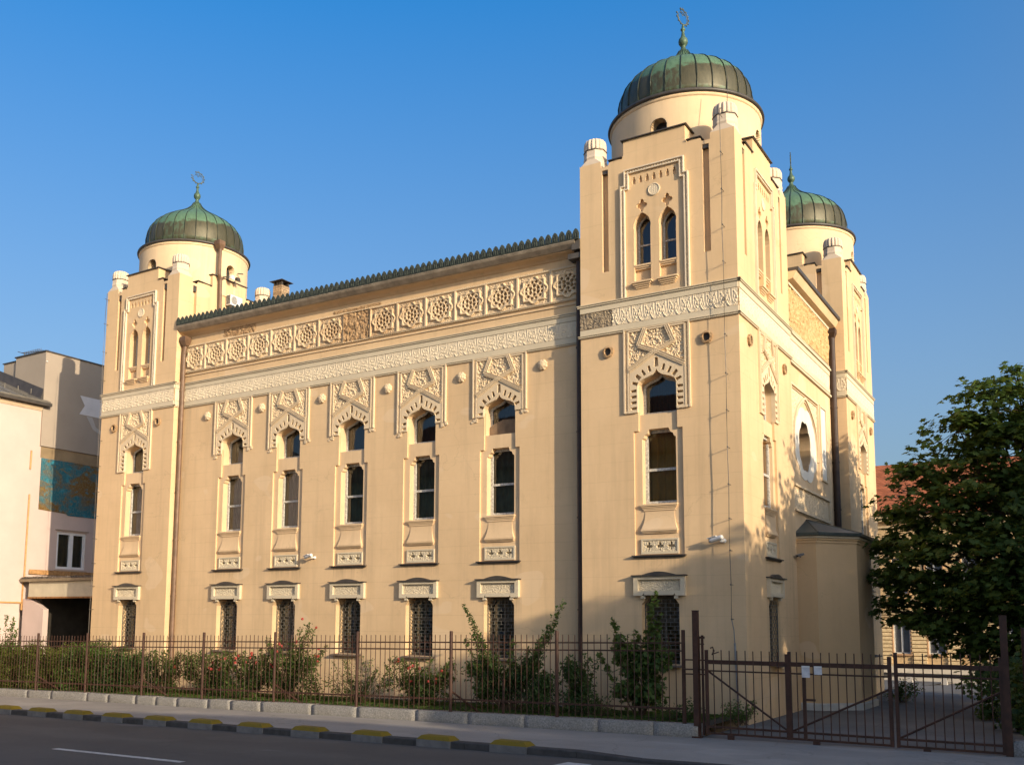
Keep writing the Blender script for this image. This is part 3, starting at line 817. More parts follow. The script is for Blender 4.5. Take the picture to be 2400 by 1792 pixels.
m.tube([(0, .185*math.cos(a), cz+.185*math.sin(a)) for a in [R(115-310*i/30) for i in range(31)]], .012, 6)
m.tube([(0, .145*math.cos(a), cz-.025+.15*math.sin(a)) for a in [R(130-340*i/30) for i in range(31)]], .008, 6)
for s0 in (90, 270):
    q = [(0, .105*math.cos(R(s0+120*i)), cz+.13+.105*math.sin(R(s0+120*i))) for i in range(4)]
    m.tube(q, .008, 5)
for i in range(12):
    a = R(110-300*i/11); m.box(-.012, .012, .205*math.cos(a)-.012, .205*math.cos(a)+.012, cz+.205*math.sin(a)-.012, cz+.205*math.sin(a)+.012)
m.v = [(x, y*1.12, cz+(z-cz)*1.0) for x, y, z in m.v]; ME['ornament'] = m.mesh('star_ornament', m_plain('dull_ornament_iron', (.085, .105, .085), .6, .3, 12, .1, .2))
def pinnacle():
    m = MB(); o8 = PI/8
    def oc(r_, z): return [(r_*math.cos(o8+2*PI*k/8), r_*math.sin(o8+2*PI*k/8), z) for k in range(8)]
    def sq(h, z): return [(h, h*.42, z), (h*.42, h, z), (-h*.42, h, z), (-h, h*.42, z), (-h, -h*.42, z), (-h*.42, -h, z), (h*.42, -h, z), (h, -h*.42, z)]
    def sq0(h, z): return [(h, h*.97, z), (h*.97, h, z), (-h*.97, h, z), (-h, h*.97, z), (-h, -h*.97, z), (-h*.97, -h, z), (h*.97, -h, z), (h, -h*.97, z)]
    m.loft([sq0(.252, 12.0), sq0(.252, 12.10), sq(.27, 12.27), sq(.285, 12.33), oc(.295, 12.40), oc(.295, 12.545)], False, True)
    m.cur = 1; m.loft([oc(.313, 12.546), oc(.317, 12.556), oc(.313, 12.568)], True, True); m.cur = 0
    m.lathe([(.285, 12.569), (.300, 12.61), (.300, 12.73), (.288, 12.81), (.262, 12.87), (.20, 12.91), (.10, 12.93), (0, 12.935)], n=144, lob=16, amp=.11)
    m.v = [(x*(.86 if z > 12.11 else 1), y*(.86 if z > 12.11 else 1), z if z < 12.10 else 12.10+(z-12.10)*.80) for x, y, z in m.v]
    return m
ME['pinnacle'] = pinnacle().mesh('pinnacle', [STONEP, DARKMETAL])

def tower(cx, cy, hx, hy, faces, zk=1.0, curtain_or_dark_sheet='g', dmg=None, dome_rot=0, orn_rot=-.3):
    T = MB(); caps = MB()
    info = {}
    for nm, rz, W, px, py in (('front', 0, hx, cx, cy-hy), ('right', PI/2, hy, cx+hx, cy), ('back', PI, hx, cx, cy+hy), ('left', -PI/2, hy, cx-hx, cy)):
        orn = nm in faces
        add_rot(T, shaft_face(W, orn), px, py, rz, zk)
        u, cb, pr, s_ = upper_face(W, orn); add_rot(T, u, px, py, rz, zk)
        c = MB()
        c.loft([[(-cb-.05, -.05, 12.425), (cb+.05, -.05, 12.425), (cb+.05, .86, 12.425), (-cb-.05, .86, 12.425)], [(-cb-.05, -.05, 12.445), (cb+.05, -.05, 12.445), (cb+.02, .86, 12.50), (-cb-.02, .86, 12.50)]], True, True)
        for sg in (-1, 1):
            x0, x1 = sorted((sg*(cb+.03), sg*(s_-.085))); c.box(x0, x1, -.035, .45, 12.062, 12.08)
        add_rot(caps, c, px, py, rz, zk)
        if nm in ('front', 'right'):
            L = 2*W
            d = dmg if (dmg and nm == 'front') else None
            link('leaf_band', band(L, dmg=d).mesh('leaf_band', CARVE_W), root, (px, py, 0), rz)
            if d:
                q = MB(); q.field(d[0], d[1], 8.31, 8.66, .014, lambda a, z: .012+.028*abs(noise.noise(Vector((a*16, z*16, 3))))+.012*noise.noise(Vector((a*40, z*40, 8))))
                link('crumbled_band', q.mesh('crumbled_band', SOOT), root, (px, py, 0), rz)
            link('band_moulding', band_mould(L).mesh('band_moulding', HOODM), root, (px, py, 0), rz)
        if orn:
            bay(root, px, py, rz, 'arch_surround_t', curtain_or_dark_sheet, pale=(curtain_or_dark_sheet == 'g'))
            for sg in (-1, 1):
                bo = link('boss', ME['boss_broken'], root, (px+(sg*(W-.66))*math.cos(rz), py+(sg*(W-.66))*math.sin(rz), 7.735), rz)
                link('boss_hole', ME['boss_hole'], bo)
            zz = (0, 0, 8.86*(1-zk))
            def up(name, key, par=root, lx=0, lz=0):
                o = link(name, ME[key], par)
                if par is root:
                    o.location = (px+lx*math.cos(rz), py+lx*math.sin(rz), zz[2]+lz*zk); o.rotation_euler = (0, 0, rz); o.scale = (1, 1, zk)
                return o
            up('panel_frame', 'panel_frame'); up('medallion', 'medallion', lz=11.165)
            for c in (-.285, .285):
                f = up('twin_window', 'twin_frame', lx=c); up('pane', 'twin_pane', f); up('curtain', 'twin_room', f)
                up('moulded_sill', 'twin_sill', lx=c); up('window_ledge', 'twin_ledge', lx=c)
    obj('tower_wall', T, STUCCO, root)
    r = MB(); r.box(cx-hx+.02, cx+hx-.02, cy-hy+.02, cy+hy-.02, 11.80, 11.955)
    b = len(caps.v); caps.v += r.v; caps.f += [tuple(i+b for i in f) for f in r.f]; caps.m += r.m
    obj('parapet_capping', caps, DARKMETAL, root)
    zo = 8.86*(1-zk); k3 = (1, 1, zk)
    for sx, sy in ((-1,-1),(1,-1),(1,1),(-1,1)):
        link('pinnacle', ME['pinnacle'], root, (cx+sx*(hx-.262), cy+sy*(hy-.262), zo), 0, k3)
    dr = link('drum', ME['drum'], root, (cx, cy, zo), 0, k3)
    link('drum_window', ME['drum_glass'], dr); link('eave_ring', ME['eave_ring'], dr)
    zd = zo + 13.50*zk
    do = link('dome', ME['dome'], root, (cx, cy, zd), dome_rot)
    link('standing_seams', ME['dome_seams'], do)
    fi = link('finial', ME['finial'], root, (cx, cy, zd)); link('star_ornament', ME['ornament'], fi, None, orn_rot)

tower(-1.75, 2.016, 1.75, 2.016, ('front', 'right'), 1.0, 'b', (-1.75, -.98), .07)
tower(-18.305, 2.0, 1.655, 2.0, ('front',), 1.028, 'g', None, .4)
tower(-1.423, 10.667, 1.75, 1.99, ('right',), 1.0, 'g', None, .2, .2)

# ------------------------------------------------------------------ hall between the towers
HY = .316; BK = ('arch_surround_i', 'arch_surround_i', 'arch_surround_h', 'arch_surround_i', 'arch_surround_h'); BX = (-14.50, -12.38, -10.185, -7.985, -5.755)
m = MB(); H = MB()
sh = lambda poly, x: [(a+x, z) for a, z in poly]
m.plate([(-16.652, -.6), (-3.498, -.6), (-3.498, 8.17), (-16.652, 8.17)], [q for x, kd in zip(BX, BK) for q in (sh(niche_cut(kd), x), sh(GROUND, x))], 0, 0, rim=False)
for x, kd in zip(BX, BK):
    for poly, dd in ((sh(niche_cut(kd), x), .062), (sh(GROUND, x), .33)):
        for i in range(len(poly)):
            (a, z), (b_, y) = poly[i], poly[(i+1) % len(poly)]
            m.face([(a, 0, z), (b_, 0, y), (b_, dd, y), (a, dd, z)])
for za, zb in ((8.17, 9.185), (9.948, 10.35)): m.face([(-16.652, 0, za), (-3.498, 0, za), (-3.498, 0, zb), (-16.652, 0, zb)])
m.face([(-16.652, .14, 9.1), (-3.498, .14, 9.1), (-3.498, .14, 10.0), (-16.652, .14, 10.0)])
m.v = [(x, y+HY, z) for x, y, z in m.v]
m.face([(-16.65, 4, -.5), (-16.65, 12.3, -.5), (-16.65, 12.3, 10.3), (-16.65, 4, 10.3)])
m.face([(-16.65, 12.3, -.5), (-3.0, 12.3, -.5), (-3.0, 12.3, 10.3), (-16.65, 12.3, 10.3)])
obj('hall_wall', m, STUCCO, root)
for i, x in enumerate(BX): bay(root, x, HY, 0, BK[i])
m = MB(); m.plate([(-.42, 6.30), (.42, 6.30), (.42, 6.58), (.25, 6.66), (-.05, 6.665), (-.30, 6.58), (-.42, 6.50)], [], -.24, -.28); obj('patch_board', m, m_plain('brown_patch_board', (.22, .155, .10), .9, .3, 5, .3), bay.last)
for x in (-15.55, -13.40, -11.215, -9.03, -6.82, -4.61): link('boss', ME['boss'], root, (x, HY, 7.768))
LH = 13.12
link('leaf_band', band(LH).mesh('leaf_band', CARVE_W), root, (-10.075, HY, 0))
link('band_moulding', band_mould(LH-.1).mesh('band_moulding', HOODM), root, (-10.075, HY, 0))
# rosette frieze
def rosette_h(u, v):
    r_ = math.hypot(u, v); th = math.atan2(v, u)
    if max(abs(u), abs(v)) > .93: return .052
    if max(abs(u), abs(v)) > .85: return .016
    star = .76 + .075*math.cos(8*th)
    if abs(r_-star) < .055: return .058
    if r_ < star-.055:
        hole = r_ < .085
        for k in range(6):
            a = 2*PI*k/6+.52
            if math.hypot(u-.27*math.cos(a), v-.27*math.sin(a)) < .095: hole = True
        for k in range(12):
            a = 2*PI*(k+.5)/12+.52
            if math.hypot(u-.50*math.cos(a), v-.50*math.sin(a)) < .072: hole = True
        if hole: return -.10
        return .034 + (.012 if abs(r_-.62) < .03 or abs(r_-.40) < .022 else 0)
    return .006 + .022*scrolls(u*.43, v*.43, 16)
m = MB(); hw = .4365; m.field(-hw, hw, -.387, .387, .0195, lambda a, z: .006+rosette_h(a/hw, z/.387))
ME['rosette'] = m.mesh('rosette_panel', FRIEZE)
x0 = -16.60; pitch = .8725
for i in range(15):
    xc = x0 + pitch*(i+.5)
    if i == 7: continue
    link('rosette_panel', ME['rosette'], root, (xc, HY-.004, 9.566))
m = MB(); xc = x0 + pitch*7.5
m.field(xc-.47, xc+.46, 9.19, 9.95, .022, lambda a, z: .012+.05*abs(noise.noise(Vector((a*5, z*5, 1))))+.03*noise.noise(Vector((a*17, z*17, 4))))
m.field(xc-.30, xc+.30, 9.95, 10.02, .022, lambda a, z: .012+.03*abs(noise.noise(Vector((a*9, z*9, 2)))))
m.v = [(x, y+HY, z) for x, y, z in m.v]
obj('broken_rosette', m, RUB, root)
m = MB(); m.field(-15.0, -13.75, 9.99, 10.26, .025, lambda a, z: .008+.05*abs(noise.noise(Vector((a*6, z*6, 9))))+.02*noise.noise(Vector((a*19, z*19, 4))), lambda a, z: z > 9.995+.10*noise.noise(Vector((a*3, 1, 2)))+ .13*max(0, (-14.4-a)))
m.v = [(x, y+HY, z) for x, y, z in m.v]; obj('bare_patch', m, RUB, root); m = MB()
m.field(-10.9, -9.3, 10.02, 10.085, .022, lambda a, z: .005+.03*abs(noise.noise(Vector((a*9, z*9, 2)))), lambda a, z: abs(z-10.05) < .012+.03*abs(math.sin(a*3.1)))
m.v = [(x, y+HY, z) for x, y, z in m.v]
obj('bare_patch', m, RUB, root)
m = MB()
for z0, z1, d in ((9.955, 9.975, .052), (9.158, 9.176, .046)): m.box(-16.62, -3.52, HY-d, HY, z0, z1)
m.box(-16.62, -3.52, HY-.03, HY, 9.06, 9.075)
m.v and None
q = MB(); q.beads((-16.6, 9.965), (-3.55, 9.965), .014, .05, .06); q.beads((-16.6, 9.168), (-3.55, 9.168), .014, .044, .06)
q.v = [(x, y+HY, z) for x, y, z in q.v]; b = len(m.v); m.v += q.v; m.f += [tuple(i+b for i in f) for f in q.f]; m.m += q.m
obj('frieze_moulding', m, CARVE, root)
# eave: cavetto cornice, gutter, pierced cresting (each slightly rising to the left as built)
er = lambda x: .0085*(-3.6-x)
def along(prof, x0, x1, n=1):
    m = MB(); rings = []
    for i in range(n+1):
        x = x0+(x1-x0)*i/n; rings.append([(x, y, z+er(x)) for y, z in prof])
    m.loft(rings, True, True); return m
obj('eave_cornice', along([(HY+.02, 10.155), (HY-.03, 10.16), (HY-.06, 10.19), (HY-.12, 10.22), (HY-.22, 10.245), (HY-.24, 10.275), (HY-.24, 10.30), (HY+.02, 10.30)], -16.63, -3.66), STUCCO2, root)
obj('gutter', along([(.10, 10.262), (.045, 10.265), (-.045, 10.35), (-.075, 10.40), (-.07, 10.415), (.30, 10.43), (.30, 10.302), (.12, 10.302)], -16.62, -3.62, 20), GUTTERM, root)
m = along([(-.078, 10.418), (-.085, 10.44), (.30, 10.47), (.30, 10.435)], -16.62, -3.52)
n = 76
for i in range(n):
    x = -16.57 + (12.98)*i/(n-1); z = 10.44+er(x); hw = .078
    o_ = [(-hw, 0), (hw, 0), (hw, .115), (hw*.95, .14), (hw*.80, .155), (hw*.74, .185), (hw*.52, .195), (hw*.42, .218), (hw*.2, .226), (0, .238)]
    o_ = o_ + [(-a, y) for a, y in reversed(o_[2:-1])]
    q = MB(); q.plate([(a, y) for a, y in o_], [], 0, -.03, True); q.cur = 0
    q.strip([(-.05, .02), (-.045, .12), (0, .165), (.045, .12), (.05, .02)], .016, 0, .012); q.strip([(0, .02), (0, .13)], .018, 0, .016)
    b = len(m.v); m.v += [(x+vx, -.055+vy, z+vz) for vx, vy, vz in q.v]; m.f += [tuple(j+b for j in f) for f in q.f]; m.m += q.m
obj('roof_cresting', m, CRESTM, root)
m = MB(); m.box(-16.62, -3.3, .32, 12.28, 10.30, 10.36); obj('flat_roof', m, DARKMETAL, root)
# downpipes
def downpipe(path, r_, mt, hop=None, bands=()):
    m = MB(); m.tube(path, r_, 14)
    if hop:
        x, y, z = hop
        m.loft([[(x-.07, y-.07, z-.26), (x+.07, y-.07, z-.26), (x+.07, y+.07, z-.26), (x-.07, y+.07, z-.26)], [(x-.12, y-.14, z-.12), (x+.12, y-.14, z-.12), (x+.12, y+.1, z-.12), (x-.12, y+.1, z-.12)], [(x-.12, y-.14, z), (x+.12, y-.14, z), (x+.12, y+.1, z), (x-.12, y+.1, z)]], True, True)
    for z in bands:
        p = path[-1]; m.lathe([(r_, z-.02), (r_+.012, z-.018), (r_+.012, z+.018), (r_, z+.02)], (p[0], p[1], 0), 14)
    obj('downpipe', m, mt, root)
downpipe([(-16.50, .20, 10.0), (-16.52, .20, 9.85), (-16.545, .20, 9.7), (-16.55, .20, 8.9), (-16.56, .20, -.1)], .068, PIPEM, (-16.47, .19, 10.22), (8.62, 7.1, 5.6, 4.2, 2.6, 1.4))
downpipe([(-3.62, .20, 10.25), (-3.62, .20, -.1)], .075, PIPED, None, (8.0, 4.2, 6.1, 2.2))
m = MB(); m.box(-3.82, -3.505, .02, .30, 10.02, 10.14); m.box(-3.70, -3.505, -.03, .30, 10.20, 10.42); obj('gutter_outlet', m, m_plain('dark_outlet_metal', (.085, .075, .065), .6, .3, 5, .1, 0, .4), root)
downpipe([(-16.50, 1.42, 13.45), (-16.50, 1.42, 12.55), (-16.53, 1.50, 12.40), (-16.53, 1.55, 10.4)], .055, PIPEM, (-16.52, 1.43, 13.62), (12.45,))
downpipe([(.05, 8.42, 9.75), (.05, 8.42, 4.2)], .085, PIPED, (.05, 8.42, 10.0), (5.0, 6.3, 7.8))
# small chimney on the hall roof
m = MB(); m.box(-16.46, -16.08, 3.75, 4.12, 10.36, 12.86); obj('chimney', m, BRICK, root)
m = MB(); m.loft([[(-16.55, 3.66, 13.0), (-15.99, 3.66, 13.0), (-15.99, 4.21, 13.0), (-16.55, 4.21, 13.0)], [(-16.55, 3.66, 13.015), (-15.99, 3.66, 13.015), (-15.99, 4.21, 13.015), (-16.55, 4.21, 13.015)], [(-16.3, 3.9, 13.09), (-16.24, 3.9, 13.09), (-16.24, 3.96, 13.09), (-16.3, 3.96, 13.09)]], True, True)
for x in (-16.42, -16.30, -16.20, -16.12):
    for y in (3.79, 4.08): m.box(x-.03, x+.03, y-.03, y+.03, 12.86, 13.0)
obj('chimney_cap', m, DARKMETAL, root)

# ------------------------------------------------------------------ right side between the towers
CX = -.044
def side(mb): mb.v = [(CX-y, x, z) for x, y, z in mb.v]; return mb    # facade coordinates -> wall facing +x (a = world y)
OC = lambda cx, cz, rx, rz_, amp, n=96, k=8, ph=0: [(cx+rx*(1+amp*abs(math.cos(k*t/2+ph)))*math.cos(t), cz+rz_*(1+amp*abs(math.cos(k*t/2+ph)))*math.sin(t)) for t in [2*PI*i/n for i in range(n)]]
WIN = OC(5.33, 6.24, .55, .58, .09, 96, 8, PI/2)
m = MB(); m.plate([(4.03, -.5), (8.68, -.5), (8.68, 10.35), (4.03, 10.35)], [WIN], 0, -.30, rim=False)
for i in range(96):
    (a, z), (b_, y) = WIN[i], WIN[(i+1) % 96]; m.face([(a, 0, z), (b_, 0, y), (b_, .32, y), (a, .32, z)])
obj('side_wall', side(m), STUCCO2, root)
m = MB(); m.plate(OC(5.45, 6.30, 1.06, .86, .09, 96, 8, PI/2), [WIN], .012, 0); obj('pale_repair', side(m), PALE, root)
o = obj('round_window', side(frame_mesh(inset(WIN, .02), -.27, .05, .04)), FRAMED, root)
m = MB()
for a in (-.36, -.18, 0, .18, .36): m.strip([(5.33+a, 5.62), (5.33+a, 6.86)], .016, -.30, -.285)
for z in (5.82, 6.02, 6.24, 6.45, 6.66): m.strip([(4.76, z), (5.90, z)], .016, -.30, -.284)
obj('lead_bars', side(m), GRILLE, o); obj('pane', side(pane_mesh(WIN, -.30)), GLASS, o)
m = MB(); m.box(4.6, 6.1, .5, .52, 5.4, 7.1); obj('curtain', side(m), PAINTED_DARK, o)  # flat dark sheet standing in for the unlit room
m = MB()
A2 = [(4.05, 5.35), (4.05, 7.58), (6.75, 7.58), (6.75, 5.35)]
m.strip(A2, .05, 0, .045); m.strip([(4.05, 7.50), (6.67, 7.50), (6.67, 5.35)], .02, 0, .035)
arc = [(5.40+1.20*math.cos(t), 6.25+1.10*math.sin(t)+.10*math.exp(-((t-PI/2)/.25)**2)) for t in [R(-12+204*i/40) for i in range(41)]]
m.strip(arc, .06, 0, .05); m.strip([(a*.93+5.4*.07, z*.93+6.25*.07) for a, z in arc], .025, 0, .03)
m.field(4.03, 6.65, 6.3, 7.48, .028, lambda a, z: .004+.026*scrolls(a, z, 12), lambda a, z: ((a-5.40)/1.22)**2+((z-6.25)/1.13)**2 > 1)
obj('window_surround', side(m), CARVE, root)
m = MB(); m.strip([(7.03, 5.65), (7.70, 5.65), (7.70, 7.60), (7.03, 7.60)], .05, 0, .035, True); obj('side_panel', side(m), CARVE, root)
m = MB(); m.field(7.06, 7.67, 5.68, 7.57, .05, lambda a, z: .006); obj('side_panel_field', side(m), PALE, root)
m = MB(); m.field(4.03, 7.64, 4.62, 5.12, .024, lambda a, z: .008+.042*leaf_h(((a-4.03)/.30) % 1.0, (z-4.62)/.5)/.034)
for z in (4.575, 5.165): m.strip([(4.03, z), (7.68, z)], .055, 0, .075); m.beads((4.05, z-.045), (7.66, z-.045), .02, .02, .06)
m.strip([(7.66, 4.55), (7.66, 5.19)], .05, 0, .06)
obj('carved_frieze', side(m), CARVE, root)
m = MB(); m.field(4.03, 8.30, 8.30, 8.668, .022, lambda a, z: .01+leaf_h(((a-4.03)/.275) % 1.0, (z-8.30)/.368)); obj('leaf_band', side(m), CARVE_W, root)
m = MB()
for z, w_, d in ((8.10, .05, .06), (8.24, .11, .025), (8.74, .13, .03), (8.83, .05, .07), (8.92, .03, .04), (9.99, .06, .06)): m.strip([(4.03, z), (8.34, z)], w_, 0, d)
obj('band_moulding', side(m), HOODM, root)
m = MB(); m.field(4.03, 8.30, 8.95, 9.95, .024, lambda a, z: .012+.5*max(0, rosette_h((((a-4.03)/.87) % 1.0)*2-1, (z-9.45)/.5))*(1 if noise.noise(Vector((a*1.3, z*1.3, 2))) > -.1 else .2)+.045*abs(noise.noise(Vector((a*8, z*8, 5)))))
obj('eroded_frieze', side(m), ERODED, root)
m = MB(); m.loft([[(4.03, -.0, 10.05), (4.03, -.16, 10.10), (4.03, -.24, 10.24), (4.03, -.24, 10.27), (4.03, .1, 10.27)], [(8.66, -.0, 10.05), (8.66, -.16, 10.10), (8.66, -.24, 10.24), (8.66, -.24, 10.27), (8.66, .1, 10.27)]], True, True)
obj('side_cornice', side(m), STUCCO2, root)
m = MB(); m.box(4.04, 8.66, -.29, .1, 10.272, 10.36); obj('side_gutter', side(m), DARKMETAL, root)
# apse
AP = [(-.1, 4.22), (.395, 4.22), (1.125, 4.98), (1.125, 6.75), (.395, 7.5), (-.1, 7.5)]
def apr(k, z): return [(x+(k if x > 0 else 0)*(1 if x > .5 else .6), y+(-k if y < 5.8 else k)*(.9 if x < .5 else .45), z) for x, y in AP]
m = MB(); m.loft([apr(0, .14), apr(0, 3.80)]); m.loft([apr(.0, 3.80), apr(.02, 3.80), apr(.02, 3.84), apr(.045, 3.87), apr(.05, 3.90), apr(0, 3.90)], False, True); obj('apse_wall', m, APSEM, root)
m = MB(); m.loft([apr(.055, 3.902), apr(.075, 3.915), apr(.075, 3.955), apr(.0, 3.955)]); obj('apse_cornice', m, HOODM, root)
m = MB(); m.loft([apr(.045, -.2), apr(.045, .135), apr(.0, .16)]); obj('apse_plinth', m, m_plain('pale_plinth', (.42, .41, .38), .9, .15, 4, .3), root)
m = MB()
e = apr(.13, 3.965); e2 = apr(.14, 4.03); e0 = apr(.0, 3.957)
m.loft([e0, e, e2])
T0, T1 = (-.04, 5.25, 4.44), (-.04, 6.6, 4.44)
m.face([e2[0], e2[1], T0]); m.face([e2[1], e2[2], T0]); m.face([e2[2], e2[3], T1, T0]); m.face([e2[3], e2[4], T1]); m.face([e2[4], e2[5], T1])
for a, b_ in ((e2[1], T0), (e2[2], T0), (e2[3], T1)): m.tube([a, b_], .02, 6)
obj('apse_roof', m, LEAD, root)
# lightning conductors with their stand-off brackets
m = MB(); zz = [12.53, 12.36, 11.55, 10.75, 9.99, 9.22, 8.45, 7.70, 6.9, 6.15, 5.40, 4.66, 3.98, 3.35, 2.68, 2.01]
m.tube([(-.27, -.05, 12.55)]+[(-.245+.008*math.sin(z*3), -.15, z) for z in zz[1:]], .008, 5)
for z in zz[1:]: m.tube([(-.245, 0, z), (-.245, -.16, z)], .007, 5); m.lathe([(.0, -.02), (.018, -.01), (.018, .01), (0, .02)], (-.245, -.15, z), 6)
m.tube([(-.2, 1.1-.79, 13.4), (-.21, .25, 12.7), (-.26, -.02, 12.56)], .007, 5)
cnd = obj('lightning_conductor', m, CABLE, root)
m = MB(); m.tube([(-.22, -.06, 1.55), (-.20, -.05, .9), (-.17, -.05, -.05)], .02, 8); m.tube([(-.245, -.15, 2.01), (-.22, -.10, 1.8), (-.22, -.06, 1.5)], .010, 6); obj('cable_conduit', m, GALV, cnd)
m = MB(); m.tube([(-19.86, -.10, 12.1)]+[(-19.865+.01*math.sin(z*5), -.13, z) for z in (11.4, 10.2, 9.3, 8.2, 7, 6, 5, 4, 3, 2, .1)], .008, 5)
for z in (11.9, 11.1, 10.2, 9.3, 8.6, 7.4, 6.6, 5.8, 5.05, 4.35, 3.6, 2.9, 2.2): m.tube([(-19.87, 0, z), (-19.86, -.17, z)], .008, 5)
obj('lightning_conductor', m, CABLE, root)

# ------------------------------------------------------------------ ground, street
SL = .0122
def sheet(name, x0, x1, y0, y1, z, mt, slope=SL, nx=1):
    m = MB()
    for i in range(nx):
        a, b_ = x0+(x1-x0)*i/nx, x0+(x1-x0)*(i+1)/nx
        m.face([(a, y0, z+slope*a), (b_, y0, z+slope*b_), (b_, y1, z+slope*b_), (a, y1, z+slope*a)])
    return struct(name, m, mt)
m = MB(); nx, ny = 40, 40
def gz(x, y):
    z = -.55 + SL*max(-60, min(60, x))
    return z
g = [[m.vert((-800+1600*i/nx, -800+1600*j/ny, gz(-800+1600*i/nx, 0)-.35)) for j in range(ny+1)] for i in range(nx+1)]
for i in range(nx):
    for j in range(ny): m.idx((g[i][j], g[i+1][j], g[i+1][j+1], g[i][j+1]))
struct('ground', m, m_plain('dusty_ground', (.16, .13, .09), .95, .2, .3, .2))
sheet('road', -60, 60, -17.0, -5.40, -.10, ROADM)
drop = lambda q: 0 if q < -1.05 else -.060*min(1, (q+1.05)/.8)
m = MB(); xs_ = [-60, -30, -10, -1.05, -.85, -.65, -.45, -.25, 4, 14, 60]
for a, b_ in zip(xs_[:-1], xs_[1:]):
    for (ya, ka), (yb, kb) in zip(((-5.30, 1), (-4.5, .0)), ((-4.5, 0), (-2.60, 0))):
        m.face([(a, ya, .004+SL*a+ka*drop(a)), (b_, ya, .004+SL*b_+ka*drop(b_)), (b_, yb, .004+SL*b_+kb*drop(b_)), (a, yb, .004+SL*a+kb*drop(a))])
struct('pavement', m, WALKM)
sheet('far_pavement', -60, 60, -26, -17.0, .02, WALKM)
m = MB()                                                          # yard behind the gate, falling away to the back
ys = [-2.6, 6, 12, 16, 22, 30, 44]; zs = [.0, 0, -.02, -.10, -.33, -.66, -1.05]
for i in range(len(ys)-1):
    m.face([(-.06, ys[i], zs[i]), (26, ys[i], zs[i]), (26, ys[i+1], zs[i+1]), (-.06, ys[i+1], zs[i+1])])
m.face([(-26, 12.5, -.03), (-.06, 12.5, -.03), (-.06, 44, -1.05), (-26, 44, -1.05)])
struct('yard', m, DRIVEM)
m = MB()
for x0, x1 in ((-27, -20), (-20, -10), (-10, -.06)):
    f = lambda x: .155+.0135*x
    m.face([(x0, -2.5, f(x0)), (x1, -2.5, f(x1)), (x1, .45, f(x1)+.02), (x0, .45, f(x0)+.02)])
m.face([(-27, .45, -.2), (-19.9, .45, -.1), (-19.9, 14, -.1), (-27, 14, -.2)])
struct('garden_soil', m, SOIL)
# kerb stones with the dropped stretch towards the gate
m = MB(); x = -40.0
while x < 14:
    x1 = x+1.0 if x < -1.2 else x+.98
    if x1 > -1.0 and x < -1.0: x1 = -1.0
    t = lambda q: .006+drop(q)
    a, b_ = x+.004, x1-.004
    za, zb = SL*a, SL*b_
    m.loft([[(a, -5.455, za-.16), (b_, -5.455, zb-.16), (b_, -5.24, zb-.16), (a, -5.24, za-.16)],
            [(a, -5.45, za+t(a)-.012), (b_, -5.45, zb+t(b_)-.012), (b_, -5.24, zb+t(b_)-.012), (a, -5.24, za+t(a)-.012)],
            [(a, -5.435, za+t(a)+.002), (b_, -5.435, zb+t(b_)+.002), (b_, -5.24, zb+t(b_)+.002), (a, -5.24, za+t(a)+.002)]], False, True)
    x = x1
struct('kerb', m, KERBM)
m = MB()
def dash(x0, x1, y0, y1):
    z = -.096; m.face([(x0, y0, z+SL*x0), (x1, y0, z+SL*x1), (x1, y1, z+SL*x1), (x0, y1, z+SL*x0)])
dash(-8.72, -5.68, -8.99, -8.86); dash(-15.8, -12.6, -8.99, -8.86); dash(-1.6, 1.4, -8.99, -8.86)
struct('lane_marking', m, PAINTW)
m = MB(); z = -.096
m.face([(-.91, -5.93, z-.011), (-1.06, -7.6, z-.013), (-.42, -7.6, z-.006), (-.50, -5.98, z-.006)])
struct('stop_marking', m, PAINTW)
m = MB(); z = -.097
m.face([(-11.55, -5.64, z+SL*-11.55), (-10.3, -5.42-.05, z+SL*-10.3), (-10.15, -5.62, z+SL*-10.15), (-11.0, -5.80, z+SL*-11.0)])
m.face([(-5.75, -7.28, z+SL*-5.75), (-5.3, -7.24, z+SL*-5.3), (-5.32, -7.16, z+SL*-5.32), (-5.7, -7.15, z+SL*-5.7)])
struct('road_patch', m, m_plain('pale_road_patch', (.115, .11, .105), .9, .25, 8, .3))

# yellow-topped kerb blocks
def block_meshes():
    a = MB(); L = .335
    a.loft([[(-L, 0, -.15), (L, 0, -.15), (L, .30, -.15), (-L, .30, -.15)], [(-L, 0, .010), (L, 0, .010), (L, .30, .010), (-L, .30, .010)]], True, True)
    b = MB()
    b.loft([[(-L, .002, .0105), (L, .002, .0105), (L, .298, .0105), (-L, .298, .0105)], [(-L*.80, .045, .072), (L*.80, .045, .072), (L*.80, .255, .072), (-L*.80, .255, .072)], [(-L*.76, .06, .077), (L*.76, .06, .077), (L*.76, .24, .077), (-L*.76, .24, .077)]], False, True)
    return a.mesh('body', BLOCKM), b.mesh('painted_top', YELLOW)
KB = block_meshes()
ordn = ['rightmost', 'second', 'third', 'fourth', 'fifth', 'sixth', 'seventh', 'eighth', 'ninth', 'tenth', 'eleventh', 'twelfth']
for i, x in enumerate((-1.85, -3.27, -4.66, -6.07, -7.44, -8.78, -10.10, -11.43, -12.74, -14.02, -15.33)):
    xc = x-.335
    lab = 'yellow topped kerb block at the right end of its row, before the pavement dips' if i == 0 else ('yellow topped kerb block at the left edge of the picture, last of its row' if i == 10 else 'yellow topped kerb block, %s in its row counted from the right end' % ordn[i])
    k = thing('kerb_block', lab, 'kerb block', (xc, -5.468, SL*xc+.004), 0, 'yellow topped blocks along the kerb')
    link('body', KB[0], k); link('painted_top', KB[1], k)

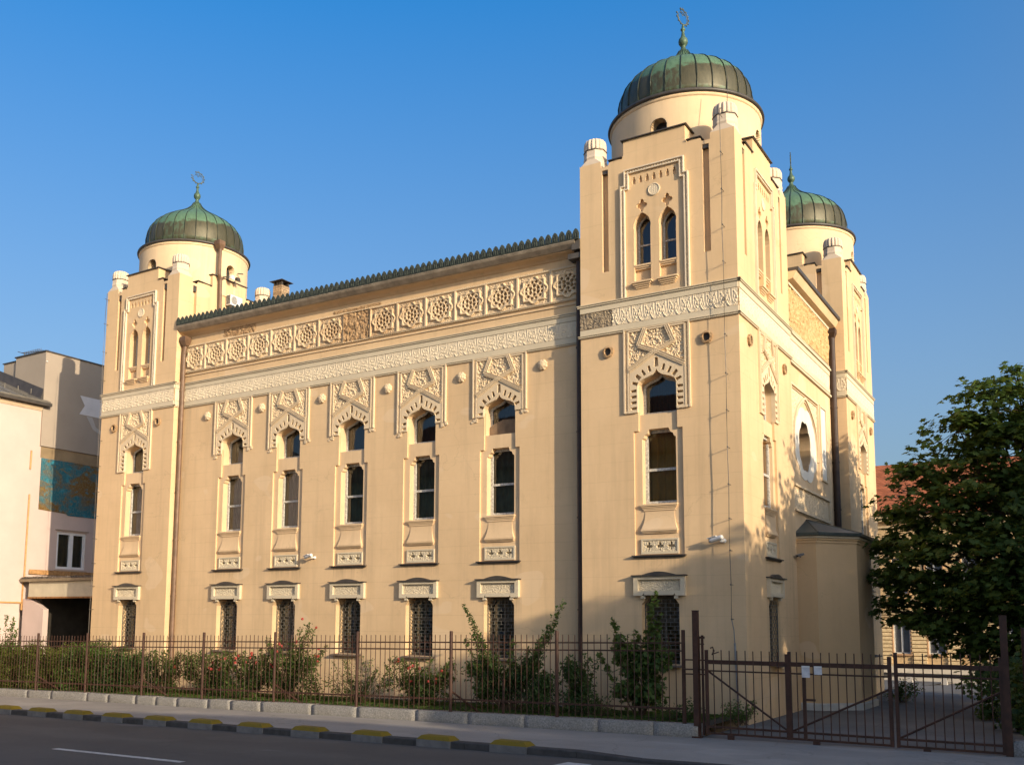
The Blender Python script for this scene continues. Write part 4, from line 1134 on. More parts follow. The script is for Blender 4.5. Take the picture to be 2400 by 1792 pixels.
# ------------------------------------------------------------------ granite wall and iron fence
def granite_wall(name, label, x0, x1, group):
    w = thing(name, label, 'low wall', (x0, -2.6, 0), 0, group)
    x = x0; rn = random.Random(3)
    while x < x1-.1:
        ln = rn.choice((.75, .85, .95, 1.25, 1.05, 1.5)); e = min(x1, x+ln)
        if x1-e < .5: e = x1
        m = MB(); n = max(4, int((e-x)/.12)); rings = []
        old = x < -9.5
        j = .014 if old else .007
        dz = rn.uniform(-.012, .012) if old else 0
        for i in range(n+1):
            q = x+.005+(e-x-.01)*i/n; b0 = SL*q-.12; tp = .222+.0135*q+dz
            nf = lambda s_: j*noise.noise(Vector((q*5, s_*3.1, 2.2)))*1.6
            c = .018 if 0 < i < n else .03
            rings.append([(q-x0, -.145+.0, b0), (q-x0, -.145-nf(1), (b0+tp)/2), (q-x0, -.145-nf(2), tp-c), (q-x0, -.145+c, tp+nf(3)*.5), (q-x0, .02, tp+nf(5)*.5), (q-x0, .16, tp+nf(4)*.5), (q-x0, .18, b0)])
        m.loft(rings, True, True)
        obj('granite_block', m, GRANITE, w, True)
        x = e
    return w
granite_wall('granite_wall', 'long low granite block wall carrying the rusty fence beside the pavement', -27.0, -.05, 'granite walls under the fence')
granite_wall('granite_wall', 'short granite wall starting at the right corner beyond the gate post', 4.58, 9.5, 'granite walls under the fence')

rail = lambda x, k: {'a': 1.587, 'b': 1.452, 'c': .470}[k] + {'a': .0157, 'b': .0160, 'c': .0150}[k]*x
FY = -2.64
def fence(name, label, posts, group, bar0=.127):
    f = thing(name, label, 'fence', (posts[0], FY, 0), 0, group); X0 = posts[0]
    for x in posts:
        m = MB(); z0, z1 = .205+.0135*x, 1.80+.0162*x
        m.lathe([(.034, z0), (.034, z1), (.030, z1+.012), (0, z1+.014)], (x-X0, 0, 0), 12); m.lathe([(.055, z0), (.05, z0+.02)], (x-X0, 0, 0), 10)
        obj('fence_post', m, RUST, f, False)
    for a, b_ in zip(posts[:-1], posts[1:]):
        m = MB(); n = int(round((b_-a)/bar0))
        for k in 'abc':
            h = .013 if k != 'c' else .017
            m.loft([[(a-X0, -h, rail(a, k)-h), (a-X0, h, rail(a, k)-h), (a-X0, h, rail(a, k)+h), (a-X0, -h, rail(a, k)+h)], [(b_-X0, -h, rail(b_, k)-h), (b_-X0, h, rail(b_, k)-h), (b_-X0, h, rail(b_, k)+h), (b_-X0, -h, rail(b_, k)+h)]], True, True)
        for i in range(1, n):
            x = a+(b_-a)*i/n; j = random.uniform(-.006, .006); z0 = .235+.0135*x; z1 = 1.735+.0158*x+random.uniform(-.008, .008)
            m.tube([(x-X0, -.020, z0), (x+j-X0, -.020, z1)], .0082, 6)
        obj('bar_panel', m, RUST, f)
    for x in posts[1:-1:2]:
        m = MB(); z = .62+.014*x; m.tube([(x-X0, .02, z), (x+.30-X0, .62, .17+.0135*x)], .022, 8); obj('rear_brace', m, RUST, f)
    return f
fence('iron_fence', 'long rusty brown iron bar fence in front of the synagogue garden', [-25.0, -22.9, -20.76, -18.63, -16.51, -14.30, -12.15, -9.85, -7.49, -5.115, -2.765, -.325], 'rusty iron fences')
fence('iron_fence', 'short rusty bar fence at the right edge beyond the tall gate post', [4.78, 7.1, 9.4], 'rusty iron fences')
m = MB(); x = -4.0; m.tube([(x, -2.50, .15), (x+.02, -2.50, .78)], .025, 8); m.lathe([(.03, .78), (.04, .80), (0, .83)], (x+.02, -2.50, 0), 8)
tag(obj('garden_stake', m, RUST), 'short rust red stake behind the fence bars below the tall shrub', 'stake')
# tall gate posts
def gate_post(x, z0, z1, label):
    p = thing('gate_post', label, 'gate post', (x, -2.70, z0), 0, 'tall gate posts')
    m = MB(); m.box(-.046, .046, -.046, .046, 0, z1-z0); obj('post', m, RUST, p)
    m = MB(); m.box(-.05, .05, -.05, .05, z1-z0, z1-z0+.012); obj('cap', m, RUST, p)
    m = MB(); m.box(-.075, .075, -.075, .075, -.05, .03); obj('foot', m, RUST, p)
    return p
gp = gate_post(-.08, .0, 2.13, 'tall rust brown gate post at the end of the long granite wall')
gate_post(4.53, .02, 2.06, 'tall rust brown gate post at the right before the dark foliage')
m = MB()
for x, z1 in ((-.245, 1.50), (.035, 1.70), (.10, 1.72)): m.box(x-.017, x+.017, .02, .054, 0.05, z1)
for z in (1.30, 1.14, 1.06): m.box(-.245, .16, -.005, .02, z-.012, z+.012)
m.box(.0, .13, .06, .08, 1.66, 1.70); m.box(-.02, .12, .06, .08, 1.56, 1.58)
obj('hinge_frame', m, RUST, gp)
def leaf(name, label, x0, x1, z0, ztop, up, mid=None, extra=()):
    g = thing(name, label, 'gate', (x0, -2.70, z0), 0, 'rusty driveway gate leaves'); W = x1-x0
    zt = ztop-z0
    m = MB()
    m.box(0, W, -.022, .022, zt-.035, zt+.035); m.box(0, W, -.014, .014, zt-.16, zt-.135); m.box(0, W, -.022, .022, .10, .135); m.box(0, W, -.022, .022, -.005, .03)
    m.box(-.024, .024, -.026, .026, -.01, zt+.20); m.box(W-.026, W+.026, -.028, .028, -.01, zt+.16)
    obj('gate_frame', m, RUST, g)
    m = MB(); n = int(round(W/.127))
    for i in range(1, n):
        x = W*i/n; m.tube([(x, -.03, .02), (x+random.uniform(-.004, .004), -.03, zt+.20+random.uniform(-.008, .006))], .009, 6)
    obj('bar_panel', m, RUST, g)
    m = MB(); p, q = ((.0, zt-.14), (W, .12)) if not up else ((.0, .12), (W-.0, zt-.33))
    m.tube([(p[0], .012, p[1]), (q[0], .012, q[1])], .017, 8); obj('diagonal_brace', m, RUST, g)
    m = MB(); m.box(.34, .44, -.03, .03, -.09, 0); obj('foot', m, RUST, g)
    return g, W, zt
g, W, zt = leaf('gate_leaf', 'rusty gate leaf beside the tall left post with brace falling to the right', .10, 1.43, .085, 1.275, False)
m = MB(); m.tube([(.10, 0, zt+.12), (.14, -.02, zt+.19), (.12, -.03, zt+.25), (.08, -.03, zt+.23)], .014, 6); m.tube([(.1, 0, zt+.13), (.22, -.02, zt+.17)], .01, 6); obj('latch_hook', m, RUST, g)
g, W, zt = leaf('gate_leaf', 'rusty gate leaf carrying the two notices, its brace rising to the right', 1.47, 2.97, .085, 1.275, True)
m = MB(); m.box(.20, .24, -.03, .03, .0, zt-.0); m.box(.24, .40, -.045, -.02, .62, .655); obj('lock_bar', m, RUST, g)
leaf('gate_leaf', 'rusty gate leaf on the tall right post under the tree, brace rising right', 3.06, 4.47, .085, 1.30, True)
def notice(x0, x1, z0, z1, label, g=None):
    n_ = thing('notice', label, 'notice', (x0, -2.752, z0), 0, 'notices on the gate')
    m = MB(); m.field(0, x1-x0, 0, z1-z0, .02, lambda a, z: .004*math.sin(a*40+z*17)); obj('sheet', m, m_plain('bleached_paper', (.55, .56, .58), .35, .12, 30, .2, 0, .5), n_)
    m = MB(); m.field(.0, x1-x0, z1-z0-.022, z1-z0+.004, .02, lambda a, z: .009); obj('clip', m, WHITEP, n_)
notice(1.675, 1.80, 1.075, 1.255, 'larger bleached paper notice on the gate, left of the smaller one')
notice(1.865, 1.985, 1.125, 1.255, 'smaller bleached square notice on the gate, right of the larger one')

# ------------------------------------------------------------------ small fittings
def cctv(name, label, loc, rz, k=1.0, mt=WHITEP, tilt=-12):
    c = thing(name, label, 'security camera', loc, rz, 'security cameras')
    m = MB(); m.lathe([(.035*k, 0), (.035*k, .02*k), (.018*k, .03*k), (.016*k, .10*k), (.03*k, .11*k), (.03*k, .15*k), (0, .155*k)], n=14); m.v = [(x, -z, y) for x, y, z in m.v]; obj('bracket', m, mt, c)
    m = MB(); m.loft([[(r_*math.cos(a), y, r_*math.sin(a)*.92) for a in [2*PI*j/14 for j in range(14)]] for r_, y in ((.0, -.17), (.036*k, -.165), (.042*k, -.14), (.042*k, .08), (.036*k, .12), (0, .125))], True, True)
    m.box(-.047*k, .047*k, -.05, .155, .036*k, .046*k)
    ro = Matrix.Rotation(R(75), 3, 'Z') @ Matrix.Rotation(R(tilt), 3, 'X')
    mv = lambda q: [tuple(ro @ Vector(p) + Vector((-.10*k, -.14*k, .025))) for p in q]
    m.v = mv(m.v); obj('body', m, mt, c)
    m = MB(); m.lathe([(.0, 0), (.033*k, .001), (.033*k, .004), (0, .005)], n=14); m.v = [(x, .129+z*.5, y) for x, y, z in m.v]; m.v = mv(m.v); obj('lens', m, BLACKP, c)
cctv('security_camera', 'white bullet camera on the right tower beside the steel cable', (-.40, 0, 3.55), 0, 1.25)
cctv('security_camera', 'white camera on the hall wall under the second carved window from left', (-11.33, HY, 3.55), 0, 1.1)
cctv('security_camera', 'small dark grey camera on the tower corner above the apse', (.0, 3.98, 3.47), PI/2, .75, m_plain('grey_camera', (.16, .16, .16), .5, .1, 9, .05))
ac = thing('air_conditioner', 'white air conditioner unit on the left tower above the hall roof', 'air conditioner', (-16.65, 2.08, 11.70)); ac.scale = (.66, .66, .66)
m = MB(); m.bbox(.07, .36, -.36, .40, 0, .50, .02); obj('casing', m, WHITEP, ac)
m = MB(); m.lathe([(.19, 0), (.19, .008), (.17, .012), (0, .012)], n=32); m.v = [(.361+z, x-.12, y+.25) for x, y, z in m.v]; f_ = obj('fan_grille', m, m_plain('grey_fan', (.20, .19, .18), .6, .1, 9, .1), ac)
m = MB()
for k in range(1, 6): m.tube([(.376, -.12+.033*k*math.cos(a), .25+.033*k*math.sin(a)) for a in [2*PI*j/20 for j in range(21)]], .004, 4)
obj('grille_rings', m, WHITEP, f_)
m = MB()
for i in range(9): m.box(.10, .33, -.372, -.36, .05+.048*i, .075+.048*i)
obj('side_grille', m, BLACKP, ac)
m = MB(); m.box(0, .36, -.28, -.25, -.05, -.005); m.box(0, .36, .27, .30, -.05, -.005); m.box(0, .03, -.28, -.25, -.3, -.005); m.box(0, .03, .27, .30, -.3, -.005); obj('wall_brackets', m, DARKMETAL, ac)
fl = thing('floodlight', 'pair of small lamps on brackets on the left dome drum', 'floodlight', (-16.6, 1.9, 12.55))
m = MB(); m.tube([(0, -.25, 0), (.16, -.1, .03), (.18, .12, .02)], .02, 6); m.tube([(.02, .35, .30), (.18, .45, .28)], .016, 6); obj('bracket', m, DARKMETAL, fl)
for y in (-.05, .20):
    m = MB(); m.loft([[(.15, y-.07, -.02), (.27, y-.07, -.06), (.27, y+.07, -.06), (.15, y+.07, -.02)], [(.15, y-.05, .09), (.25, y-.05, .07), (.25, y+.05, .07), (.15, y+.05, .09)]], True, True); obj('lamp_head', m, WHITEP if y < 0 else DARKMETAL, fl)

# ------------------------------------------------------------------ buildings on the left
WX = -25.2
wb = thing('white_building', 'white rendered building with dark metal roof at the left edge', 'building', (WX, 0, 0))
def wobj(name, mb, mt, par=wb): mb.v = [(x-WX, y, z) for x, y, z in mb.v] if par is wb else mb.v; return obj(name, mb, mt, par)
def yz(mb): mb.v = [(-y, x, z) for x, y, z in mb.v]; return mb   # facade coords (relative to wall plane, facing +x)
m = MB(); HW = [(2.30, 3.68), (3.50, 3.68), (3.50, 5.0), (2.30, 5.0)]
m.plate([(-14, 2.44), (1.41, 2.44), (9, 2.44), (9, 7.95), (1.41, 7.95), (1.41, 9.2), (-14, 9.2)], [HW], 0, -.15, True); yz(m)
m.box(-9, -.32, -14, 9, -.6, 7.9); m.box(-9, -.32, -14, 1.3, 7.9, 9.15)
obj('wall', m, RENDERW, wb)
m = MB(); m.plate([(-14, -.6), (1.02, -.6), (1.02, 2.436), (-14, 2.436)], [], -.02, -.3); obj('base_wall', yz(m), RENDERW, wb)
m = MB(); m.strip([(-14, 2.45), (1.07, 2.45)], .05, -.02, .03); m.strip([(1.075, 2.2), (1.075, 3.15)], .05, -.02, .03); obj('rust_stained_band', yz(m), m_plain('rust_stained_trim', (.45, .25, .10), .9, .2, 6, .2), wb)
m = MB(); m.tube([(.045, 1.08, 7.74), (.045, 1.075, 7.08)], .03, 8); m.tube([(.045, 1.10, 6.2), (.045, 1.09, 3.15)], .03, 8); obj('wall_pipe', m, m_plain('tan_pipe', (.50, .30, .13), .7, .2, 8, .1), wb)
m = MB(); m.loft([[(.02, -14, 9.20), (.02, 1.40, 9.20), (.02, 1.40, 9.34), (.02, -14, 9.34)], [(.10, -14, 9.30), (.10, 1.40, 9.30), (.10, 1.40, 9.34), (.10, -14, 9.34)]], True, True); obj('fascia', m, m_plain('cream_fascia', (.66, .52, .36), .85, .1, 3, .1), wb)
m = MB(); m.box(-.05, .32, -14, 1.60, 9.36, 9.47); obj('gutter', m, DARKMETAL, wb)
m = MB(); m.loft([[(.30, -14, 9.475), (.30, 1.55, 9.475), (-4.2, 1.41, 11.20), (-4.2, -14, 11.20)], [(.30, -14, 9.52), (.30, 1.55, 9.52), (-4.2, 1.41, 11.25), (-4.2, -14, 11.25)]], True, True)
for i in range(26): y = 1.2-.6*i; m.loft([[(.30, y-.012, 9.52), (.30, y+.012, 9.52), (-4.2, y+.012, 11.25), (-4.2, y-.012, 11.25)], [(.30, y-.012, 9.55), (.30, y+.012, 9.55), (-4.2, y+.012, 11.28), (-4.2, y-.012, 11.28)]], True, True)
for i in range(8): y = 1.1-.5*i; m.box(-.25, -.22, y-.015, y+.015, 9.8, 9.98)
obj('roof', m, m_plain('grey_sheet_roof', (.16, .145, .12), .5, .2, 2, .1, .1, .4), wb)
m = MB(); m.loft([[(.05, 1.30, 9.60), (-4.2, 1.30, 11.18), (-4.2, 1.37, 11.58), (.05, 1.39, 10.0)], [(.05, 1.40, 9.60), (-4.2, 1.40, 11.18), (-4.2, 1.40, 11.58), (.05, 1.40, 10.0)]], True, True); obj('roof_flashing', m, DARKMETAL, wb)
wf = None
m = MB(); m.strip([(2.30, 3.68), (3.50, 3.68), (3.50, 5.0), (2.30, 5.0)], .17, -.12, -.03, True); m.strip([(2.92, 3.70), (2.92, 4.98)], .15, -.12, -.035); wf = obj('window', yz(m), m_plain('white_window_frame', (.72, .73, .74), .5, .04, 5, .05), wb)
m = MB(); m.plate(HW, [], -.10, -.10, rim=False); obj('pane', yz(m), GLASS, wf)
obj('curtain', yz(curtain_mesh(2.2, 3.6, 3.6, 5.1, -.24, .03, .17)), m_plain('olive_curtain', (.15, .125, .065), .9, .25, 3), wf)
m = MB(); m.box(-.1, .06, 2.24, 3.56, 3.60, 3.635); m.box(-.1, .05, 2.22, 3.58, 5.06, 5.085); obj('window_trim', m, RENDERG, wf)
def m_mural():
    t = NT('abstract_mural'); p = t.pos(); x, y, z = t.sep(p)
    q = t.scale(p, (1, 1.0, 1.4))
    a = t.noise(q, .75, 6, .7, .6); b = t.noise(q, 2.6, 6, .75, 1.0); c = t.noise(t.scale(p, (1, 6, 1.5)), 6, 4, .8)
    col = t.mix(t.ramp(a, .46, .58), (.015, .12, .17), (.15, .08, .02))
    col = t.mix(t.ramp(b, .57, .66), col, (.19, .125, .03))
    col = t.mix(t.math('MULTIPLY', t.ramp(c, .5, .62), .5), col, (.22, .25, .17))
    col = t.mix(t.math('MULTIPLY', t.ramp(t.noise(q, 4, 5), .55, .65), .6), col, (.03, .22, .30))
    return t.bsdf(col, .85, c, .3, .004, 0, .2)
m = MB(); m.plate([(1.50, 5.72), (2.6, 5.66), (2.7, 5.60), (8.5, 5.60), (8.5, 7.54), (1.50, 7.54)], [], .02, 0); obj('mural', yz(m), m_mural(), wb)
m = MB(); m.plate([(1.46, 7.55), (8.9, 7.55), (8.9, 7.94), (1.46, 7.94)], [], .012, 0); obj('soffit_band', yz(m), m_plain('shadowed_board', (.26, .19, .11), .9, .2, 2, .2), wb)  # dark strip paints the shade under the grey block's overhang
gb = thing('grey_building', 'taupe flat roofed block with a painted pale ribbon rising behind the white building', 'building', (WX, 0, 0))
m = MB(); m.loft([[(-1.74, 1.41, 7.96), (.06, 1.41, 7.96), (.06, 9.5, 7.96), (-1.74, 9.5, 7.96)], [(-1.74, 1.41, 11.36), (.06, 1.41, 11.36), (.06, 9.5, 11.36), (-1.74, 9.5, 11.36)]], True, True)
m.box(-2.66, -1.78, 1.52, 9.4, 9.0, 11.28); m.box(-9, -2.6, 2.2, 9.4, 9, 11.2)
obj('wall', m, RENDERG, gb)
m = MB(); m.box(-1.78, .10, 1.37, 9.54, 11.362, 11.405); m.box(-2.70, -1.80, 1.48, 9.4, 11.282, 11.315); obj('roof_edge', m, DARKMETAL, gb)
m = MB(); m.box(-1.79, -1.745, 1.46, 1.6, 10.4, 11.0); obj('slot_window', m, BLACKP, gb)
m = MB(); m.plate([(2.885, 10.06), (3.108, 9.72), (2.895, 9.37), (3.80, 9.37), (5.9, 9.37), (5.9, 10.06)], [], .065, .055); obj('painted_ribbon', yz(m), m_plain('pale_paint', (.62, .60, .60), .8, .06, 3, .05), gb)
m = MB(); m.plate([(3.2, 9.34), (3.45, 9.34), (3.62, 9.0), (4.3, 8.7), (4.2, 8.6), (3.5, 8.9)], [], .0635, .055); obj('painted_tail', yz(m), m_plain('faint_paint', (.45, .41, .37), .85, .06, 3, .05), gb)
m = MB(); m.lathe([(0, -.04), (.04, 0), (0, .04)], (.09, 1.45, 11.0), 8); obj('corner_lamp', m, WHITEP, gb)
an = thing('antenna', 'dark metal aerial lying along the edge of the grey roof', 'antenna', (WX-1.3, 1.5, 11.4))
m = MB(); m.tube([(-.1, 0, .0), (-.1, 0, .16)], .015, 6); obj('mast', m, DARKMETAL, an)
m = MB(); m.tube([(-.25, 0, .15), (1.05, .2, .12)], .012, 6); m.tube([(-.35, -.1, .2), (-.05, .05, .1), (-.3, .15, .02)], .012, 6)
for i in range(9): x = -.05+.11*i; m.tube([(x, -.10, .13), (x, .22, .14)], .007, 5); m.tube([(x, .05, .06), (x, .05, .2)], .006, 5)
obj('boom', m, DARKMETAL, an)
# carriage gateway between the white building and the synagogue
pg = thing('gateway', 'covered carriage gateway with rusty beam between white building and synagogue', 'gateway', (WX, 1.04, 0))
def pm(name, mb, mt): mb.v = [(x-WX, y-1.04, z) for x, y, z in mb.v]; return obj(name, mb, mt, pg)
m = MB(); m.box(-24.78, -19.97, 1.04, 1.30, 2.64, 3.14); pm('beam', m, m_plain('grey_cream_beam', (.52, .46, .34), .9, .1, 3, .2))
m = MB(); m.box(-24.80, -19.97, 1.02, 1.31, 2.585, 2.638); pm('rusty_edge', m, m_plain('rusty_steel', (.28, .13, .045), .9, .5, 14, .5))
m = MB(); m.loft([[(-25.15, .94, 3.15), (-19.97, .94, 3.15), (-19.97, 1.06, 3.16), (-25.15, 1.06, 3.16)], [(-25.15, .90, 3.24), (-19.97, .90, 3.24), (-19.97, 1.06, 3.25), (-25.15, 1.06, 3.25)]], True, True); pm('gutter', m, m_plain('tan_gutter', (.30, .24, .16), .7, .2, 4, .1))
m = MB(); m.loft([[(-25.18, .96, 3.245), (-19.97, .96, 3.245), (-19.97, 4.5, 3.40), (-25.18, 4.5, 3.40)], [(-25.18, .96, 3.28), (-19.97, .96, 3.28), (-19.97, 4.5, 3.43), (-25.18, 4.5, 3.43)]], True, True)
for i in range(32): x = -25.1+.16*i; m.box(x, x+.10, .95, 1.15+random.uniform(0, .1), 3.275, 3.30+random.uniform(0, .03))
pm('roof', m, m_plain('worn_felt_roof', (.13, .105, .085), .95, .5, 9, .6))
m = MB(); m.loft([[(-25.18, 1.25, 3.44), (-25.18, 4.5, 3.44), (-25.14, 4.5, 3.60), (-25.14, 1.25, 3.60)], [(-25.12, 1.25, 3.44), (-25.12, 4.5, 3.44), (-25.12, 4.5, 3.60), (-25.12, 1.25, 3.60)]], True, True); pm('flashing', m, m_plain('rust_flashing', (.40, .22, .09), .9, .4, 8, .3))
m = MB(); m.plate([(-24.76, 2.58), (-24.22, 2.32), (-23.99, 2.22), (-23.99, -.4), (-25.15, -.4), (-25.15, 2.58)], [], -1.10, -1.30, True); pm('jamb_wall', m, RENDERW)
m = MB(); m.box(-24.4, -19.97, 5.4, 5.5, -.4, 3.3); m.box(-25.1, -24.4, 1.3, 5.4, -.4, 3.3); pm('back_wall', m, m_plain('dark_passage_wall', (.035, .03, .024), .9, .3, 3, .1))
m = MB()
for x in (-23.6, -22.6, -21.6): m.box(x-.03, x+.03, 5.33, 5.40, -.3, 2.9)
for z in (1.2, 2.2): m.box(-24.3, -20.5, 5.335, 5.395, z-.03, z+.03)
pm('door_battens', m, m_plain('black_door_timber', (.018, .015, .012), .85, .3, 6, .2))

# ------------------------------------------------------------------ building behind on the right
rb = thing('brick_building', 'ornate sunlit brick and stone building with red tiled roof behind the tree', 'building', (-1, 40, -1))
def rm(name, mb, mt, par=None, **k): mb.v = [(x+1, y-40, z+1) for x, y, z in mb.v]; return obj(name, mb, mt, par or rb, **k)
RW = [(-3.66+1.755*i) for i in range(-5, 9)]
m = MB(); wh = [[(x, .43), (x+.86, .43), (x+.86, 2.30), (x, 2.30)] for x in RW] + [[(x+.05, 3.75), (x+.81, 3.75), (x+.81, 5.7), (x+.05, 5.7)] for x in RW]
m.plate([(-13, -1.6), (12.5, -1.6), (12.5, 8.1), (-13, 8.1)], wh, 0, -.3); m.v = [(x, y+40, z) for x, y, z in m.v]; rm('wall', m, m_plain('ochre_brick_wall', (.52, .36, .19), .9, .18, 5, .3))
RSTONE = m_plain('rusticated_stone', (.60, .45, .25), .9, .18, 6, .4)
for i in range(-5, 10):
    m = MB(); xa = -3.66+1.755*i-.82
    for k in range(11):
        z = -.1+.215*k; m.bbox(xa-.0, xa+.74, 39.90, 40.0, z, z+.165, .03)
    rm('rusticated_pier', m, RSTONE)
m = MB()
for z, h, d in ((2.72, .10, .25), (2.58, .10, .15), (2.45, .05, .08), (-.25, .12, .12), (7.75, .14, .3), (7.92, .12, .45), (7.4, .1, .14), (3.35, .08, .1)): m.box(-13, 12.5, 40-d, 40, z, z+h)
rm('string_courses', m, m_plain('stone_course', (.52, .40, .24), .9, .15, 5, .3))
m = MB(); m.box(-13, 12.5, 39.82, 40, -1.6, -.25); rm('plinth', m, m_plain('pale_plinth_stone', (.52, .46, .37), .9, .12, 4, .3))
m = MB(); m.loft([[(-13.3, 39.5, 8.05), (12.8, 39.5, 8.05), (12.8, 47, 12.0), (-13.3, 47, 12.0)], [(-13.3, 39.5, 8.12), (12.8, 39.5, 8.12), (12.8, 47, 12.06), (-13.3, 47, 12.06)]], True, True); rm('roof', m, ROOFTILE)
for i, x in enumerate(RW):
    for z0, z1 in ((.43, 2.30), (3.75, 5.7)):
        m = MB(); m.strip([(x, z0), (x+.86, z0), (x+.86, z1), (x, z1)], .12, -.2, -.1, True); m.strip([(x+.43, z0), (x+.43, z1)], .09, -.2, -.1); m.v = [(a, y+40, z) for a, y, z in m.v]
        o = rm('window', m, m_plain('grey_white_frame', (.50, .50, .48), .6, .05, 5, .05) if 'grey_white_frame' not in bpy.data.materials else bpy.data.materials['grey_white_frame'])
        m = MB(); m.plate([(x, z0), (x+.86, z0), (x+.86, z1), (x, z1)], [], -.19, -.19, rim=False); m.v = [(a, y+40, z) for a, y, z in m.v]; rm('pane', m, bpy.data.materials.get('dim_pane') or m_plain('dim_pane', (.10, .105, .11), .25, .2, 3, .05, 0, .5), o)
        m = MB(); m.box(x-.08, x+.94, 39.84, 40, z0-.1, z0-.02); m.box(x-.06, x+.0, 39.93, 40, z0, z1+.1); m.box(x+.86, x+.92, 39.93, 40, z0, z1+.1); rm('sill_trim', m, bpy.data.materials.get('sill_terracotta') or m_plain('sill_terracotta', (.42, .25, .14), .9, .15, 6, .2), o)
tw = thing('boundary_wall', 'pale low stone wall across the far end of the yard', 'wall', (0, 33.5, -.8))
m = MB(); m.box(-8, 14, -.15, .15, -.2, .30); obj('wall_body', m, m_plain('pale_yard_wall', (.46, .42, .36), .9, .12, 3, .2), tw)
m = MB(); m.box(-8.05, 14.05, -.2, .2, .30, .37); obj('coping', m, m_plain('dark_coping', (.10, .09, .08), .9, .2, 5, .2), tw)
bn = thing('bench', 'low dark metal bench with pale legs across the yard behind the gate', 'bench', (-1.2, 29.5, -.66))
m = MB(); m.box(-1.9, 2.8, -.25, .25, .40, .48); obj('seat', m, BLACKP, bn)
for x in (-1.7, -.3, 1.1, 2.6): m = MB(); m.box(x, x+.22, -.2, .2, -.05, .40); obj('leg', m, m_plain('pale_concrete_leg', (.40, .38, .36), .9, .1, 4, .2) if 'pale_concrete_leg' not in bpy.data.materials else bpy.data.materials['pale_concrete_leg'], bn)

# ------------------------------------------------------------------ houses across the street (their roofs show in the panes and they shade the road)
def house(name, label, x0, x1, y0, y1, ze, zr, wallm, face, hip):
    h = thing(name, label, 'building', ((x0+x1)/2, (y0+y1)/2, 0)); ox, oy = (x0+x1)/2, (y0+y1)/2
    def hm(n, mb, mt, par=h): mb.v = [(x-ox, y-oy, z) for x, y, z in mb.v]; return obj(n, mb, mt, par)
    m = MB(); m.box(x0, x1, y0, y1, -1, ze); hm('wall', m, wallm)
    m = MB(); e = .5; ym = (y0+y1)/2; a = [(x0-e, y0-e, ze), (x1+e, y0-e, ze), (x1+e, y1+e, ze), (x0-e, y1+e, ze)]
    r0, r1 = (x0-e+hip, ym, zr), (x1+e-hip, ym, zr)
    b = [(x, y, z+.18) for x, y, z in a]
    m.loft([a, b], True, False); m.face([b[0], b[1], r1, r0]); m.face([b[2], b[3], r0, r1]); m.face([b[1], b[2], r1]); m.face([b[3], b[0], r0])
    hm('roof', m, ROOFTILE)
    m = MB(); m.box(ox-.5, ox+.5, ym-.3-1.5, ym+.3-1.5, zr-1.5, zr+.9); hm('chimney', m, BRICK)
    n = int((x1-x0)/2.6); yy = y1 if face > 0 else y0
    for i in range(n):
        for j in range(int(ze/3.2)):
            x = x0+(x1-x0)*(i+.5)/n; z = 1.2+3.2*j
            m = MB(); m.box(x-.55, x+.55, yy-.02 if face > 0 else yy-.06, yy+.06 if face > 0 else yy+.02, z, z+1.7); o = hm('window', m, bpy.data.materials['white_window_frame'])
            m = MB(); m.box(x-.45, x+.45, yy+.061 if face > 0 else yy-.065, yy+.065 if face > 0 else yy-.061, z+.1, z+1.6); hm('pane', m, bpy.data.materials['dim_pane'], o)
house('townhouse', 'long sand coloured townhouse with red hipped roof across the street behind the viewer', -46, -11, -52, -38, 12.5, 18.0, RENDERY, 1, 7)
house('corner_house', 'tall cream corner house with red roof far down the street to the right', 27.5, 50, -31, -18.0, 10.1, 14.0, RENDERW, 1, 5)

# ------------------------------------------------------------------ vegetation
MAPLE = np.array([(0,-.5),(.16,-.28),(.48,-.22),(.30,.02),(.46,.30),(.16,.22),(0,.56),(-.16,.22),(-.46,.30),(-.30,.02),(-.48,-.22),(-.16,-.28)])
OVAL = np.array([(0,-.5),(.24,-.18),(.22,.16),(0,.5),(-.22,.16),(-.24,-.18)])
BLADE = np.array([(-.06,-.5),(.06,-.5),(.045,0),(0,.5),(-.045,0)])
PETAL = np.array([(0,-.5),(.4,-.3),(.5,.1),(.2,.48),(-.2,.48),(-.5,.1),(-.4,-.3)])
def leaf_mesh(name, C_, N_, S_, tmpl, mats, spin=None, fold=.18):
    """many single leaves in one mesh; C_ centres, N_ normals, S_ sizes"""
    n = len(C_); k = len(tmpl)
    N_ = N_/np.maximum(1e-6, np.linalg.norm(N_, axis=1))[:, None]
    a = RNG.normal(size=(n, 3)) if spin is None else spin
    U = np.cross(N_, a); U /= np.maximum(1e-6, np.linalg.norm(U, axis=1))[:, None]
    V = np.cross(N_, U)
    x = tmpl[:, 0][None, :, None]; y = tmpl[:, 1][None, :, None]
    P = C_[:, None, :] + S_[:, None, None]*(x*U[:, None, :] + y*V[:, None, :] - fold*np.abs(x)*N_[:, None, :] - fold*(y**2)*N_[:, None, :])
    me = bpy.data.meshes.new(name)
    me.vertices.add(n*k); me.vertices.foreach_set('co', P.reshape(-1).astype(np.float32))
    me.loops.add(n*k); me.loops.foreach_set('vertex_index', np.arange(n*k, dtype=np.int32))
    me.polygons.add(n); me.polygons.foreach_set('loop_start', np.arange(0, n*k, k, dtype=np.int32))
    me.polygons.foreach_set('loop_total', np.full(n, k, dtype=np.int32))
    for m_ in (mats if isinstance(mats, list) else [mats]): me.materials.append(m_)
    me.update(); me.validate(); return me

